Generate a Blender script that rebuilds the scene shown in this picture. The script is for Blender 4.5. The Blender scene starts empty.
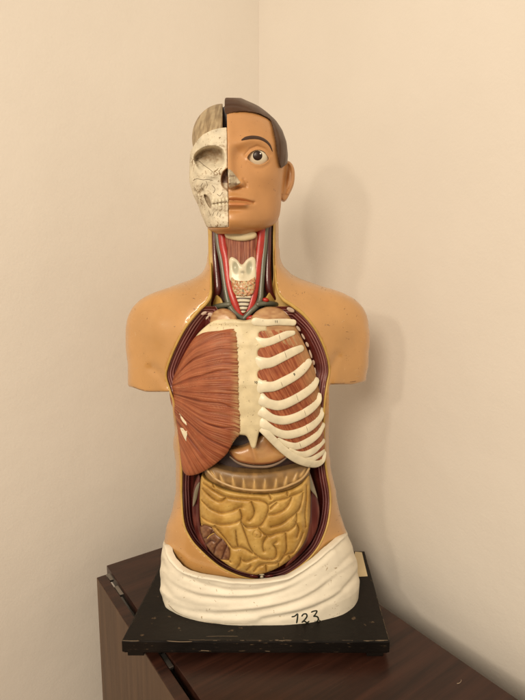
import bpy, math, random
import numpy as np
from mathutils import Vector
from mathutils.bvhtree import BVHTree
R = math.radians
random.seed(5); rng = np.random.default_rng(5)
scene = bpy.context.scene
COL = scene.collection

# ------------------------------------------------------------------ camera model
FPX, TH, CH = 505.0, R(8.2), 0.65          # focal length in photo pixels, pitch, height above the plinth top (z = 0)
CT, ST = math.cos(TH), math.sin(TH)
YC = 0.985                                   # depth of the bust's vertical axis
def P(px, py, Y):
    """world point on the ray of photo pixel (px,py) at depth Y (behind the bust's axis the taper stops)"""
    px, py, Y = np.broadcast_arrays(np.asarray(px, float), np.asarray(py, float), np.asarray(Y, float))
    x = (px - 262.5) / FPX; y = (350 - py) / FPX
    ry = CT + y * ST; rz = -ST + y * CT
    t = np.minimum(Y, YC) / ry
    return np.stack([x * t, Y, rz * t + CH], -1)
def PZ(px, py, z):
    x = (px - 262.5) / FPX; y = (350 - py) / FPX
    t = (z - CH) / (-ST + y * CT)
    return np.array([x * t, (CT + y * ST) * t, z])
def proj(X, Y, Z):
    zc = Y * CT - (Z - CH) * ST; yc = Y * ST + (Z - CH) * CT
    return 262.5 + FPX * X / zc, 350 - FPX * yc / zc
def ray(px, py):
    x = (px - 262.5) / FPX; y = (350 - py) / FPX
    return Vector((x, CT + y * ST, -ST + y * CT)).normalized()

# ------------------------------------------------------------------ numeric helpers
def smooth(pts, n=6, closed=True):
    p = np.array(pts, float); N = len(p); out = []
    rngi = range(N) if closed else range(N - 1)
    for i in rngi:
        if closed: a, b, c, d = p[(i-1) % N], p[i], p[(i+1) % N], p[(i+2) % N]
        else: a, b, c, d = p[max(i-1, 0)], p[i], p[i+1], p[min(i+2, N-1)]
        for k in range(n):
            t = k / n
            out.append(.5*((2*b) + (-a+c)*t + (2*a-5*b+4*c-d)*t*t + (-a+3*b-3*c+d)*t**3))
    if not closed: out.append(p[-1])
    return np.array(out)
def dline(X, Y, pts, closed=False):
    p = np.array(pts, float)[:, :2]; q = np.roll(p, -1, 0) if closed else p[1:]
    p0 = p if closed else p[:-1]
    D = np.full(X.shape, 1e9)
    for a, b in zip(p0, q):
        e = b - a; L = e @ e + 1e-12
        t = np.clip(((X - a[0])*e[0] + (Y - a[1])*e[1]) / L, 0, 1)
        dx = X - a[0] - t*e[0]; dy = Y - a[1] - t*e[1]
        np.minimum(D, dx*dx + dy*dy, out=D)
    return np.sqrt(D)
def dpoly(X, Y, pts):
    """signed distance, positive inside"""
    p = np.array(pts, float); D = dline(X, Y, p, True)
    ins = np.zeros(X.shape, bool)
    for a, b in zip(p, np.roll(p, -1, 0)):
        if a[1] == b[1]: continue
        c = ((a[1] > Y) != (b[1] > Y)) & (X < (b[0]-a[0])*(Y-a[1])/(b[1]-a[1]) + a[0])
        ins ^= c
    return np.where(ins, D, -D)
def infl(d, Rr):
    t = np.clip(d / Rr, 0, 1); return np.sqrt(np.maximum(0, 1 - (1-t)**2))
def ss(a, b, x):
    t = np.clip((x - a) / (b - a), 0, 1); return t*t*(3-2*t)
LAT = rng.random((64, 64))
def vn(u, v):
    u = np.asarray(u, float); v = np.asarray(v, float)
    u, v = np.broadcast_arrays(u, v)
    i = np.floor(u).astype(int); j = np.floor(v).astype(int); f = u - i; g = v - j
    f = f*f*(3-2*f); g = g*g*(3-2*g)
    L = lambda a, b: LAT[a % 64, b % 64]
    return (L(i, j)*(1-f)*(1-g) + L(i+1, j)*f*(1-g) + L(i, j+1)*(1-f)*g + L(i+1, j+1)*f*g) * 2 - 1
def bump(X, Y, pts, w, amp):
    pts = np.array(pts, float)
    d = np.hypot(X-pts[0, 0], Y-pts[0, 1]) if len(pts) == 1 else dline(X, Y, pts)
    return amp * np.exp(-(d/w)**2)
def blob(X, Y, cx, cy, rx, ry, amp, rot=0):
    c, s = math.cos(R(rot)), math.sin(R(rot)); dx, dy = X-cx, Y-cy
    return amp * np.exp(-(((dx*c+dy*s)/rx)**2 + ((-dx*s+dy*c)/ry)**2))
def lerp3(a, b, t):
    return np.array(a)[None]*(1-t[..., None]) + np.array(b)[None]*t[..., None]

# ------------------------------------------------------------------ mesh helpers
def mk(name, V, F, mat, parent=None, attrs=None, shade=True, label=None):
    V = np.asarray(V, np.float32).reshape(-1, 3)
    me = bpy.data.meshes.new(name)
    if isinstance(F, np.ndarray):
        n, k = F.shape
        me.vertices.add(len(V)); me.vertices.foreach_set('co', V.ravel())
        me.loops.add(n*k); me.loops.foreach_set('vertex_index', F.astype(np.int32).ravel())
        me.polygons.add(n); me.polygons.foreach_set('loop_start', np.arange(0, n*k, k, dtype=np.int32))
        me.update(calc_edges=True)
    else:
        me.from_pydata([tuple(map(float, v)) for v in V], [], [tuple(map(int, f)) for f in F])
    if attrs:
        for an, av in attrs.items():
            av = np.asarray(av, np.float32)
            if av.ndim == 2:
                at = me.attributes.new(an, 'FLOAT_COLOR', 'POINT')
                if av.shape[1] == 3: av = np.concatenate([av, np.ones((len(av), 1), np.float32)], 1)
                at.data.foreach_set('color', av.ravel())
            else:
                at = me.attributes.new(an, 'FLOAT', 'POINT'); at.data.foreach_set('value', av)
    me.polygons.foreach_set('use_smooth', np.full(len(me.polygons), shade))
    me.materials.append(mat); me.update()
    o = bpy.data.objects.new(name, me); COL.objects.link(o)
    if parent is not None:
        o.parent = parent
        if parent.type == 'MESH' or parent.location.length: o.matrix_parent_inverse = parent.matrix_world.inverted()
    if label: o['label'] = label
    return o

def nets(f, xs, ys, zs):
    """naive surface nets of field f (negative inside) on the grid xs,ys,zs"""
    nx, ny, nz = f.shape; s = f < 0
    act = np.zeros((nx-1, ny-1, nz-1), np.int8)
    for i in (0, 1):
        for j in (0, 1):
            for k in (0, 1): act += s[i:nx-1+i, j:ny-1+j, k:nz-1+k]
    m = (act > 0) & (act < 8)
    idx = np.full(m.shape, -1, np.int64); cells = np.argwhere(m); idx[m] = np.arange(len(cells))
    I, J, K = cells.T
    acc = np.zeros((len(cells), 3)); cnt = np.zeros(len(cells))
    for a in range(3):
        for u in (0, 1):
            for v in (0, 1):
                o0 = [0, 0, 0]; oth = [b for b in range(3) if b != a]; o0[oth[0]] = u; o0[oth[1]] = v
                o1 = list(o0); o1[a] = 1
                f0 = f[I+o0[0], J+o0[1], K+o0[2]]; f1 = f[I+o1[0], J+o1[1], K+o1[2]]
                c = (f0 < 0) != (f1 < 0)
                t = np.where(c, f0 / np.where(c, f0-f1, 1), 0)
                p = np.array(o0, float)[None].repeat(len(cells), 0); p[:, a] += t
                acc[c] += p[c]; cnt[c] += 1
    pos = acc / cnt[:, None] + cells
    V = np.stack([np.interp(pos[:, 0], np.arange(nx), xs), np.interp(pos[:, 1], np.arange(ny), ys), np.interp(pos[:, 2], np.arange(nz), zs)], 1)
    Fs = []
    for a in range(3):
        sl0 = [slice(1, -1)]*3; sl1 = [slice(1, -1)]*3
        sl0[a] = slice(0, -1); sl1[a] = slice(1, None)
        c = s[tuple(sl0)] != s[tuple(sl1)]
        E_ = np.argwhere(c); fl = s[tuple(sl0)][c]
        base = E_ + 1; base[:, a] -= 1
        b, d = [(1, 2), (2, 0), (0, 1)][a]
        q = []
        for (u, v) in ((0, 0), (-1, 0), (-1, -1), (0, -1)):
            t = base.copy(); t[:, b] += u; t[:, d] += v; q.append(idx[t[:, 0], t[:, 1], t[:, 2]])
        q = np.stack(q, 1)
        q[~fl] = q[~fl][:, ::-1]
        Fs.append(q)
    F = np.concatenate(Fs); F = F[(F >= 0).all(1)]
    return V, F
def relax(V, F, it=2, lam=.5):
    V = V.copy()
    e = np.concatenate([F[:, [0, 1]], F[:, [1, 2]], F[:, [2, 3]], F[:, [3, 0]]])
    for _ in range(it):
        S = np.zeros_like(V); n = np.zeros(len(V))
        for a, b in ((0, 1), (1, 0)):
            for k in range(3): S[:, k] += np.bincount(e[:, a], V[e[:, b], k], len(V))
            n += np.bincount(e[:, a], minlength=len(V))
        V += lam * (S / np.maximum(n, 1)[:, None] - V)
    return V
def solid(name, fn, box, step, mat, parent, colfn=None, it=2, attrs=None, label=None):
    """fn(px,py,Y)->field (negative inside), in photo-pixel / depth space"""
    (x0, x1), (y0, y1), (z0, z1) = box
    xs = np.arange(x0, x1, step); ys = np.arange(y0, y1, step); zs = np.arange(z0, z1, step*.00188)
    f = fn(xs[:, None, None], ys[None, :, None], zs[None, None, :]).astype(np.float32)
    V, F = nets(f, xs, ys, zs)
    sc_ = np.array([1, 1, 1/.00188]); V = relax(V*sc_, F, it)/sc_
    at = {}
    if colfn is not None: at['Col'] = colfn(V[:, 0], V[:, 1], V[:, 2])
    if attrs is not None: at.update(attrs(V[:, 0], V[:, 1], V[:, 2]))
    return mk(name, P(V[:, 0], V[:, 1], V[:, 2]), F[:, ::-1], mat, parent, at, label=label)

def relief(name, outline, depth, mat, parent, step=.5, skirt=.012, colfn=None, attrs=None, sm=6, dist=None, label=None):
    """a solid plate: its outline drawn in front elevation, its front modelled by depth(px,py,d), with real side walls"""
    pts = smooth(outline, sm) if sm > 1 else np.array(outline, float)
    x0, y0 = pts.min(0) - 2; x1, y1 = pts.max(0) + 2
    xs = np.arange(x0, x1, step); ys = np.arange(y0, y1, step)
    X, Y = np.meshgrid(xs, ys, indexing='ij')
    dist = dist or (lambda X, Y: dpoly(X, Y, pts))
    d = dist(X, Y)
    keep = d > 0
    q = keep[:-1, :-1] & keep[1:, :-1] & keep[1:, 1:] & keep[:-1, 1:]
    # grow by one ring and snap it on the outline
    g = d > -step*.9
    q = g[:-1, :-1] & g[1:, :-1] & g[1:, 1:] & g[:-1, 1:]
    gx, gy = np.gradient(d, step)
    gn = np.hypot(gx, gy) + 1e-6
    near = d < step*.35
    X2 = np.where(near, X - d*gx/gn**2*.95, X); Y2 = np.where(near, Y - d*gy/gn**2*.95, Y)
    D = depth(X2, Y2, np.maximum(np.where(near, 0, d), 0))
    nx, ny = X.shape; ids = np.arange(nx*ny).reshape(nx, ny)
    F = np.stack([ids[:-1, :-1][q], ids[1:, :-1][q], ids[1:, 1:][q], ids[:-1, 1:][q]], 1)
    used = np.unique(F); rem = np.full(nx*ny, -1); rem[used] = np.arange(len(used)); F = rem[F]
    xf, yf, zf, df = X2.ravel()[used], Y2.ravel()[used], D.ravel()[used], d.ravel()[used]
    e = np.concatenate([F[:, [0, 1]], F[:, [1, 2]], F[:, [2, 3]], F[:, [3, 0]]])
    key = e[:, 0].astype(np.int64)*10**7 + e[:, 1]; rkey = e[:, 1].astype(np.int64)*10**7 + e[:, 0]
    be = e[~np.isin(key, rkey)]
    bv = np.unique(be); n0 = len(xf); m2 = np.full(n0, -1); m2[bv] = n0 + np.arange(len(bv)); m3 = np.full(n0, -1); m3[bv] = n0 + len(bv) + np.arange(len(bv))
    V = P(xf, yf, zf); Vt = V[bv].copy(); Vs = V[bv].copy(); Vs[:, 1] += skirt
    W = np.stack([be[:, 1], be[:, 0], m2[be[:, 0]], m2[be[:, 1]]], 1)
    # side wall has its own top ring, a hair behind, so that the rim stays crisp but soft
    Vt[:, 1] += .0006
    W2 = np.stack([m2[be[:, 1]], m2[be[:, 0]], m3[be[:, 0]], m3[be[:, 1]]], 1)
    V = np.concatenate([V, Vt, Vs]); F = np.concatenate([F, W, W2])
    xa = np.concatenate([xf, xf[bv], xf[bv]]); ya = np.concatenate([yf, yf[bv], yf[bv]]); da = np.concatenate([df, df[bv]*0, df[bv]*0])
    at = {}
    if colfn is not None: at['Col'] = colfn(xa, ya, da)
    if attrs is not None: at.update(attrs(xa, ya, da))
    return mk(name, V, F, mat, parent, at, label=label)

def tube(name, pts, rad, mat, parent, flat=1.0, ns=14, sub=6, label=None, colfn=None, cap=True, obj=True):
    """pts: world points; rad: radius per point (or one)"""
    p = np.array(pts, float); r = np.full(len(p), rad) if np.isscalar(rad) else np.array(rad, float)
    q = smooth(np.concatenate([p, r[:, None]], 1), sub, False) if sub > 1 else np.concatenate([p, r[:, None]], 1)
    c, rr = q[:, :3], np.maximum(q[:, 3], 1e-5)
    T = np.gradient(c, axis=0); T /= np.linalg.norm(T, axis=1)[:, None] + 1e-12
    ref = np.array([0, -1, 0.0]); U = np.cross(T, ref); U /= np.linalg.norm(U, axis=1)[:, None] + 1e-9
    W = np.cross(U, T)
    # rounded ends
    a = np.linspace(0, 2*math.pi, ns, endpoint=False)
    rings = []; n = len(c)
    if cap:
        ext = [(-math.cos(k), math.sin(k)) for k in (0.05, .5, 1.0)]
        rings += [(c[0] + T[0]*rr[0]*e, U[0], W[0], rr[0]*s) for e, s in ext]
    rings += [(c[i], U[i], W[i], rr[i]) for i in range(n)]
    if cap: rings += [(c[-1] - T[-1]*rr[-1]*e, U[-1], W[-1], rr[-1]*s) for e, s in reversed(ext)]
    V = np.concatenate([[cc + (u*math.cos(t) + w*math.sin(t)*flat)*s for t in a] for cc, u, w, s in rings])
    m = len(rings); F = []
    for i in range(m-1):
        for j in range(ns): F.append((i*ns+j, i*ns+(j+1) % ns, (i+1)*ns+(j+1) % ns, (i+1)*ns+j))
    F = np.array(F)
    if not obj: return V, F
    return mk(name, V, F, mat, parent, label=label)
def join(parts):
    V, F, n = [], [], 0
    for v, f in parts: V.append(v); F.append(f + n); n += len(v)
    return np.concatenate(V), np.concatenate(F)
def box(name, o, ex, ey, ez, mat, parent=None, bev=.002, label=None):
    import bmesh
    bm = bmesh.new(); o, ex, ey, ez = map(lambda v: Vector(map(float, v)), (o, ex, ey, ez))
    vs = [bm.verts.new(o + ex*i + ey*j + ez*k) for i in (0, 1) for j in (0, 1) for k in (0, 1)]
    for f in ((0, 1, 3, 2), (4, 6, 7, 5), (0, 4, 5, 1), (2, 3, 7, 6), (0, 2, 6, 4), (1, 5, 7, 3)): bm.faces.new([vs[i] for i in f])
    bmesh.ops.recalc_face_normals(bm, faces=bm.faces)
    if bev: bmesh.ops.bevel(bm, geom=bm.edges[:], offset=bev, segments=3, profile=.6, affect='EDGES')
    me = bpy.data.meshes.new(name); bm.to_mesh(me); bm.free()
    me.polygons.foreach_set('use_smooth', np.full(len(me.polygons), False)); me.materials.append(mat)
    ob = bpy.data.objects.new(name, me); COL.objects.link(ob)
    if parent is not None: ob.parent = parent
    if label: ob['label'] = label
    return ob
def empty(name, label, cat):
    o = bpy.data.objects.new(name, None); COL.objects.link(o); o['label'] = label; o['category'] = cat; o.empty_display_size = .05; return o

def bvh(o):
    me = o.data; return BVHTree.FromPolygons([v.co[:] for v in me.vertices], [p.vertices[:] for p in me.polygons])
def onto(tree, pts, lift=.0004):
    out = []
    for p in pts:
        h = tree.ray_cast(Vector((0, 0, CH)), ray(p[0], p[1]))
        if h[0] is not None:
            n = h[1] if h[1].y < 0 else -h[1]
            out.append(np.array(h[0] + n*lift))
    return np.array(out)
def strokes(name, tree, lines, w, mat, parent, lift=.0002, flat=.35, label=None):
    """painted strokes lying on a surface; w in photo px"""
    parts = []
    for ln in lines:
        ww = w
        if isinstance(ln, tuple): ln, ww = ln
        q = smooth(ln, 5, False) if len(ln) > 2 else np.linspace(ln[0], ln[1], 5)
        p = onto(tree, q, lift)
        if len(p) < 2: continue
        n = len(p); r = np.full(n, ww*.00094); r[0] *= .5; r[-1] *= .5
        parts.append(tube('', p, r, None, None, flat=flat, ns=6, sub=1, obj=False))
    V, F = join(parts)
    return mk(name, V, F, mat, parent, label=label)

# ------------------------------------------------------------------ materials
def lin(c):
    c = np.array(c, float)/255; return tuple(np.where(c <= .04045, c/12.92, ((c+.055)/1.055)**2.4))
def material(name, color=None, rough=.4, attr=None, mott=.12, msc=30, bump_=.1, bsc=400, coat=0, spots=None, spec=.5, strip=None, sss=0):
    m = bpy.data.materials.new(name); m.use_nodes = True; nt = m.node_tree; N = nt.nodes; L = nt.links
    b = N['Principled BSDF']; b.inputs['Roughness'].default_value = rough
    b.inputs['Specular IOR Level'].default_value = spec
    if coat: b.inputs['Coat Weight'].default_value = coat; b.inputs['Coat Roughness'].default_value = .12
    tc = N.new('ShaderNodeTexCoord')
    def noise(sc, det=5, vec=None):
        n = N.new('ShaderNodeTexNoise'); n.inputs['Scale'].default_value = sc; n.inputs['Detail'].default_value = det
        L.new(vec or tc.outputs['Object'], n.inputs['Vector']); return n
    if attr:
        a = N.new('ShaderNodeAttribute'); a.attribute_name = 'Col'; src = a.outputs['Color']
    else:
        a = N.new('ShaderNodeRGB'); a.outputs[0].default_value = (*color, 1); src = a.outputs[0]
    n1 = noise(msc, 6)
    mr = N.new('ShaderNodeMapRange'); mr.inputs['From Min'].default_value = .3; mr.inputs['From Max'].default_value = .7
    mr.inputs['To Min'].default_value = 1-mott; mr.inputs['To Max'].default_value = 1+mott*.6
    L.new(n1.outputs['Fac'], mr.inputs['Value'])
    mul = N.new('ShaderNodeVectorMath'); mul.operation = 'SCALE'; L.new(src, mul.inputs[0]); L.new(mr.outputs[0], mul.inputs['Scale']); src = mul.outputs[0]
    if spots:
        sc, thr, col = spots
        n2 = noise(sc, 3); n3 = noise(sc*.13, 2)
        ad = N.new('ShaderNodeMath'); ad.operation = 'MULTIPLY'; L.new(n2.outputs['Fac'], ad.inputs[0]); L.new(n3.outputs['Fac'], ad.inputs[1])
        r2 = N.new('ShaderNodeMapRange'); r2.inputs['From Min'].default_value = thr; r2.inputs['From Max'].default_value = thr+.02
        L.new(ad.outputs[0], r2.inputs['Value'])
        mx = N.new('ShaderNodeMix'); mx.data_type = 'RGBA'; L.new(r2.outputs[0], mx.inputs['Factor']); L.new(src, mx.inputs['A']); mx.inputs['B'].default_value = (*col, 1); src = mx.outputs['Result']
    L.new(src, b.inputs['Base Color'])
    nr = noise(60, 4); rr = N.new('ShaderNodeMapRange'); rr.inputs['To Min'].default_value = max(rough-.12, .05); rr.inputs['To Max'].default_value = rough+.15
    L.new(nr.outputs['Fac'], rr.inputs['Value']); L.new(rr.outputs[0], b.inputs['Roughness'])
    if bump_:
        nb = noise(bsc, 4); nb2 = noise(bsc*.18, 3)
        ad = N.new('ShaderNodeMath'); ad.operation = 'ADD'; L.new(nb.outputs['Fac'], ad.inputs[0]); L.new(nb2.outputs['Fac'], ad.inputs[1])
        bp = N.new('ShaderNodeBump'); bp.inputs['Strength'].default_value = bump_; bp.inputs['Distance'].default_value = .002
        L.new(ad.outputs[0], bp.inputs['Height']); L.new(bp.outputs[0], b.inputs['Normal'])
    if sss: b.inputs['Subsurface Weight'].default_value = sss; b.inputs['Subsurface Scale'].default_value = .01
    return m
SKINC = (.52, .275, .090)
M = {}
M['skin'] = material('painted_skin', SKINC, .3, mott=.16, msc=11, bump_=.05, bsc=200, coat=.8, spots=(230, .432, (.25, .13, .05)))
M['face'] = material('painted_face', (.53, .265, .098), .38, mott=.13, msc=18, bump_=.05, bsc=300, coat=.15, spots=(330, .44, (.28, .12, .05)))
M['fat'] = material('yellow_fat_paint', (.52, .33, .085), .42, mott=.18, msc=50, bump_=.12)
M['bone'] = material('bone_paint', (.68, .58, .36), .45, mott=.15, msc=45, bump_=.08, spots=(420, .42, (.20, .15, .08)))
M['rib'] = material('rib_paint', (.77, .70, .51), .36, mott=.13, msc=60, bump_=.08, coat=.1, spots=(420, .445, (.25, .18, .1)))
M['skull'] = material('skull_paint', None, .5, attr=1, mott=.24, msc=50, bump_=.22, bsc=320, spots=(230, .37, (.25, .17, .09)))
M['brain'] = material('brain_paint', None, .5, attr=1, mott=.18, msc=70, bump_=.25)
M['hair'] = material('hair_paint', (.070, .029, .011), .36, mott=.25, msc=40, bump_=.08, spec=.25)
M['brow'] = material('brow_paint', (.05, .02, .008), .4, mott=.1, bump_=0)
M['eye'] = material('eye_white_paint', (.66, .59, .44), .3, mott=.06, bump_=0)
M['iris'] = material('iris_paint', (.022, .009, .005), .3, mott=.05, bump_=0, spec=.3)
M['glint'] = material('glint_paint', (.8, .8, .75), .3, mott=0, bump_=0)
M['muscle'] = material('muscle_paint', None, .52, attr=1, mott=.14, msc=60, bump_=.12, bsc=500, spec=.35)
M['maroon'] = material('maroon_paint', (.085, .012, .010), .22, mott=.2, msc=50, bump_=.06, coat=.3)
M['dark'] = material('dark_cavity_paint', (.035, .012, .008), .4, mott=.2, msc=30, bump_=.1)
M['vein'] = material('vein_paint', (.125, .125, .085), .34, mott=.15, msc=60, bump_=.08, coat=.15)
M['artery'] = material('artery_paint', (.43, .020, .011), .34, mott=.15, msc=60, bump_=.08, coat=.2)
M['gut'] = material('gut_paint', None, .42, attr=1, mott=.13, msc=45, bump_=.10, bsc=300, coat=.06, spots=(330, .44, (.3, .15, .04)))
M['organ'] = material('organ_paint', None, .34, attr=1, mott=.13, msc=40, bump_=.1, coat=.2)
M['drape'] = material('white_plaster_paint', (.80, .74, .60), .5, mott=.06, msc=30, bump_=.12, bsc=300, spots=(150, .435, (.42, .33, .2)))
M['ink'] = material('green_black_ink', (.012, .016, .006), .5, mott=.1, bump_=0)
M['line'] = material('brown_line_paint', (.13, .08, .04), .6, mott=.1, bump_=0)
M['pink'] = material('pink_line_paint', (.42, .20, .20), .45, mott=.15, bump_=0)
M['paper'] = material('cream_paper', (.70, .58, .36), .7, mott=.06, bump_=.05)
M['metal'] = material('bare_metal', (.30, .28, .26), .45, mott=.1, bump_=0); M['metal'].node_tree.nodes['Principled BSDF'].inputs['Metallic'].default_value = 1

def band_material():
    """cut edge of the body wall: maroon with thin pink fascia lines, laid out by the distance from the cut edge"""
    m = material('body_wall_paint', None, .24, attr=1, mott=.2, msc=40, bump_=.08, coat=.35)
    return m
M['band'] = band_material()

# ------------------------------------------------------------------ body height field
CXB = 248.0
sil = [(208.4,190),(208.4,205),(208.4,225),(208.4,262),(199,277),(174,287),(147,296.5),(134,307),(127.5,322),(127.5,350),(129.6,375),(132.5,420),(173.5,424),(175,444),(177.5,468),(177.5,490),(173,512),(167,530),(166,556),(174,575),(178,640),
       (340,640),(346,575),(352,556),(345,532),(337,508),(334.5,490),(329,466),(329.5,424),(362,420),(364,384),(367.5,360),(367.5,322),(359,304),(343,294),(318,286.5),(293,277),(281.5,266),(278.4,255),(277.3,225),(277,205),(277,190)]
sil = smooth(sil, 4)
gs = 2.0
gx = np.arange(116, 380, gs); gy = np.arange(216, 652, gs)
GX, GY = np.meshgrid(gx, gy, indexing='ij')
dS = dpoly(GX, GY, sil); ins = dS > 0
phi = np.where(ins, dS*20, 0)
# top and bottom of the field are open (the neck and hips go on)
insp = ins
for lvl_it in range(2600):
    n = np.empty_like(phi)
    n[1:-1, 1:-1] = .25*(phi[2:, 1:-1]+phi[:-2, 1:-1]+phi[1:-1, 2:]+phi[1:-1, :-2] + gs*gs)
    n[0] = n[-1] = 0; n[:, 0] = n[:, 1]; n[:, -1] = n[:, -2]
    phi = np.where(insp, n, 0)
# signed continuation outside
phi = np.where(ins, phi, dS*22.0)
for _ in range(3):
    q = phi.copy(); q[1:-1, 1:-1] = .5*phi[1:-1, 1:-1] + .125*(phi[2:, 1:-1]+phi[:-2, 1:-1]+phi[1:-1, 2:]+phi[1:-1, :-2]); phi = q
def samp(A, X, Y):
    X, Y = np.broadcast_arrays(X, Y)
    u = np.clip((X-gx[0])/gs, 0, len(gx)-1.001); v = np.clip((Y-gy[0])/gs, 0, len(gy)-1.001)
    i = u.astype(int); j = v.astype(int); f = u-i; g = v-j
    return A[i, j]*(1-f)*(1-g)+A[i+1, j]*f*(1-g)+A[i, j+1]*(1-f)*g+A[i+1, j+1]*f*g
def thick(X, Y):
    f = samp(phi, X, Y); q = np.sqrt(np.maximum(2*f, 0))
    T = .00188*q*1.05/(1+q/150)
    lat = ss(58, 112, np.abs(X-CXB))
    T = T*(1-.36*lat)
    e = np.clip(f/150, 0, 1)
    T = T + e*(blob(X, Y, 152, 327, 17, 24, .013) + blob(X, Y, 345, 325, 17, 24, .013) - bump(X, Y, [(152,368),(161,374),(168,386)], 4.5, .0055) - bump(X, Y, [(337,356),(331,368),(329,384)], 4.5, .0055) - blob(X, Y, 200, 284, 12, 6, .003))
    return T, f
def yskin(X, Y): return YC - thick(X, Y)[0]
OPEN = [(210.4,190),(210.4,205),(210.4,225),(210.5,250),(211,275),(210.5,294),(206,303),(199,310),(187,325),(177,343),(169,362),(166,376),(170.5,392),(176,410),(179.5,440),(181.5,470),(181.5,495),(183.5,522),(190,538),(201,551),(220,567),(242,577),(262,580),(282,577),(302,565),(317,549),(326,530),(330,510),(330,492),(327,474),(324.5,455),(324,430),(324.5,405),(327,385),(329.5,370),(326,352),(317,332),(305,316),(293,306),(283,299),(277.2,288),(274.8,262),(274,225),(274,205),(274,190)]
OPENS = smooth(OPEN, 5)

torso = empty('anatomical_torso_model', 'old painted half-skull anatomical torso bust with open chest and belly on a black wooden base', 'anatomical model')

def f_skin(X, Y, Z):
    X2, Y2 = X[:, :, 0], Y[:, :, 0]; X2, Y2 = np.broadcast_arrays(X2, Y2)
    T, f = thick(X2, Y2)
    T = np.where(f > 0, T, f*.00188*.04)
    g = (np.abs(Z-YC)**2 - (T*np.abs(T))[:, :, None]) / (.02 + np.abs(Z-YC))
    # opening
    do = dpoly(X2, Y2, OPENS)*.00188
    floor = (YC - .012 + .032*ss(296, 312, Y2))[:, :, None]
    cut = np.maximum(-do[:, :, None], Z - floor)          # negative inside the cut
    g = np.maximum(g, -cut)
    # flat cut of the arm stumps
    arm = np.where(X2 < 250, np.interp(Y2, [390, 412, 440], [171, 172.8, 175]) - X2, X2 - 329.3)
    low = np.where(X2 < 250, Y2 - (387 + 5*ss(129, 148, X2)), Y2 - 384.6 + 2.5*ss(350, 365, X2))
    st = np.minimum(np.minimum(arm, low), 434 - Y2)*.00188
    g = np.maximum(g, st[:, :, None])
    g = np.maximum(g, (Y - 590)*.00188)
    return g
skin = solid('skin', f_skin, ((118, 378), (205, 606), (.845, 1.115)), 1.2, M['skin'], torso, it=8)

# yellow fat layer: the cut rim of the skin
rim = smooth(OPEN, 8, False); rim = rim[rim[:, 1] > 262]
rp = P(rim[:, 0], rim[:, 1], yskin(rim[:, 0], rim[:, 1]) + .0022)
w = np.interp(rim[:, 1], [262, 285, 300, 312, 330, 380, 470, 560, 585], [.0010, .0018, .0034, .0032, .0022, .0020, .0022, .0020, .0020])
tube('fat_layer', rp, w, M['fat'], torso, sub=1, ns=12)

# body wall seen in cut: maroon layers with pale fascia lines, then the dark cavity
def d_wall(X, Y, d):
    base = yskin(X, Y)
    ch = ss(440, 400, Y)
    return base + .003 + np.minimum(d, 11)*(.0042-.0022*ch) + .03*ss(9, 24, d)*(1-.5*ch) - .0007*np.sin(d*2.4)*(d < 12)
def c_wall(X, Y, d):
    mar = np.array([.095, .012, .010]); pk = np.array([.40, .20, .19]); dk = np.array([.050, .016, .010]); lt = np.array([.16, .03, .022])
    c = lerp3(mar, lt, np.clip(vn(X*.12, Y*.12)*.4+.2, 0, 1))
    neck = Y < 300
    wob = vn(X*.06+9, Y*.06)*1.0
    for dd, wd, am in ((3.2, .40, .8), (5.4, .5, 1.), (8.0, .45, .8), (10.6, .4, .6*(Y < 420))):
        l = np.exp(-((d+wob*(dd*.12)-dd)/wd)**2)*am*(~neck)
        c = c*(1-l[:, None]) + pk*l[:, None]
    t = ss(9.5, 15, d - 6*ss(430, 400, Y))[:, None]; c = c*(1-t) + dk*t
    return c
wall_pts = smooth(OPEN, 5)
relief('body_wall', OPEN, d_wall, M['band'], torso, step=.55, skirt=.004, colfn=c_wall, sm=5,
       dist=lambda X, Y: np.minimum(dpoly(X, Y, OPENS) + 1.0, np.minimum(Y - 306.5, np.where(Y < 340, 9.5 + (Y-306)*1.1 - dpoly(X, Y, OPENS), 99))))

# pale nerve and fascia ends at the top of the chest opening
def bits(name, L_, mat, parent, dY=0.0, fl_=.0019):
    parts = []
    for (x, y, rx, ry, Y, rot) in L_:
        n = 10; a = np.linspace(0, 2*math.pi, 14, endpoint=False); V = []
        for k in range(1, n):
            ph = math.pi*k/n
            for t in a:
                ux, uy = rx*math.sin(ph)*math.cos(t), ry*math.sin(ph)*math.sin(t)
                c, s = math.cos(R(rot)), math.sin(R(rot))
                V.append(P(x+ux*c-uy*s, y+ux*s+uy*c, Y+dY-fl_*min(rx, ry)*math.cos(ph)))
        F = np.array([((k)*14+j, (k)*14+(j+1) % 14, (k+1)*14+(j+1) % 14, (k+1)*14+j) for k in range(n-2) for j in range(14)])
        V = np.array(V); 
        V = np.concatenate([V, [V[:14].mean(0), V[-14:].mean(0)]]); m = len(V)
        F = np.concatenate([F, [(m-2, (j+1) % 14, j, j) for j in range(14)], [(m-1, m-16+j, m-16+(j+1) % 14, m-16+(j+1) % 14) for j in range(14)]])
        parts.append((V, F))
    for V, F in parts: o = mk(name, V, [tuple(dict.fromkeys(f)) for f in F.tolist()], mat, parent)
    return o

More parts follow.
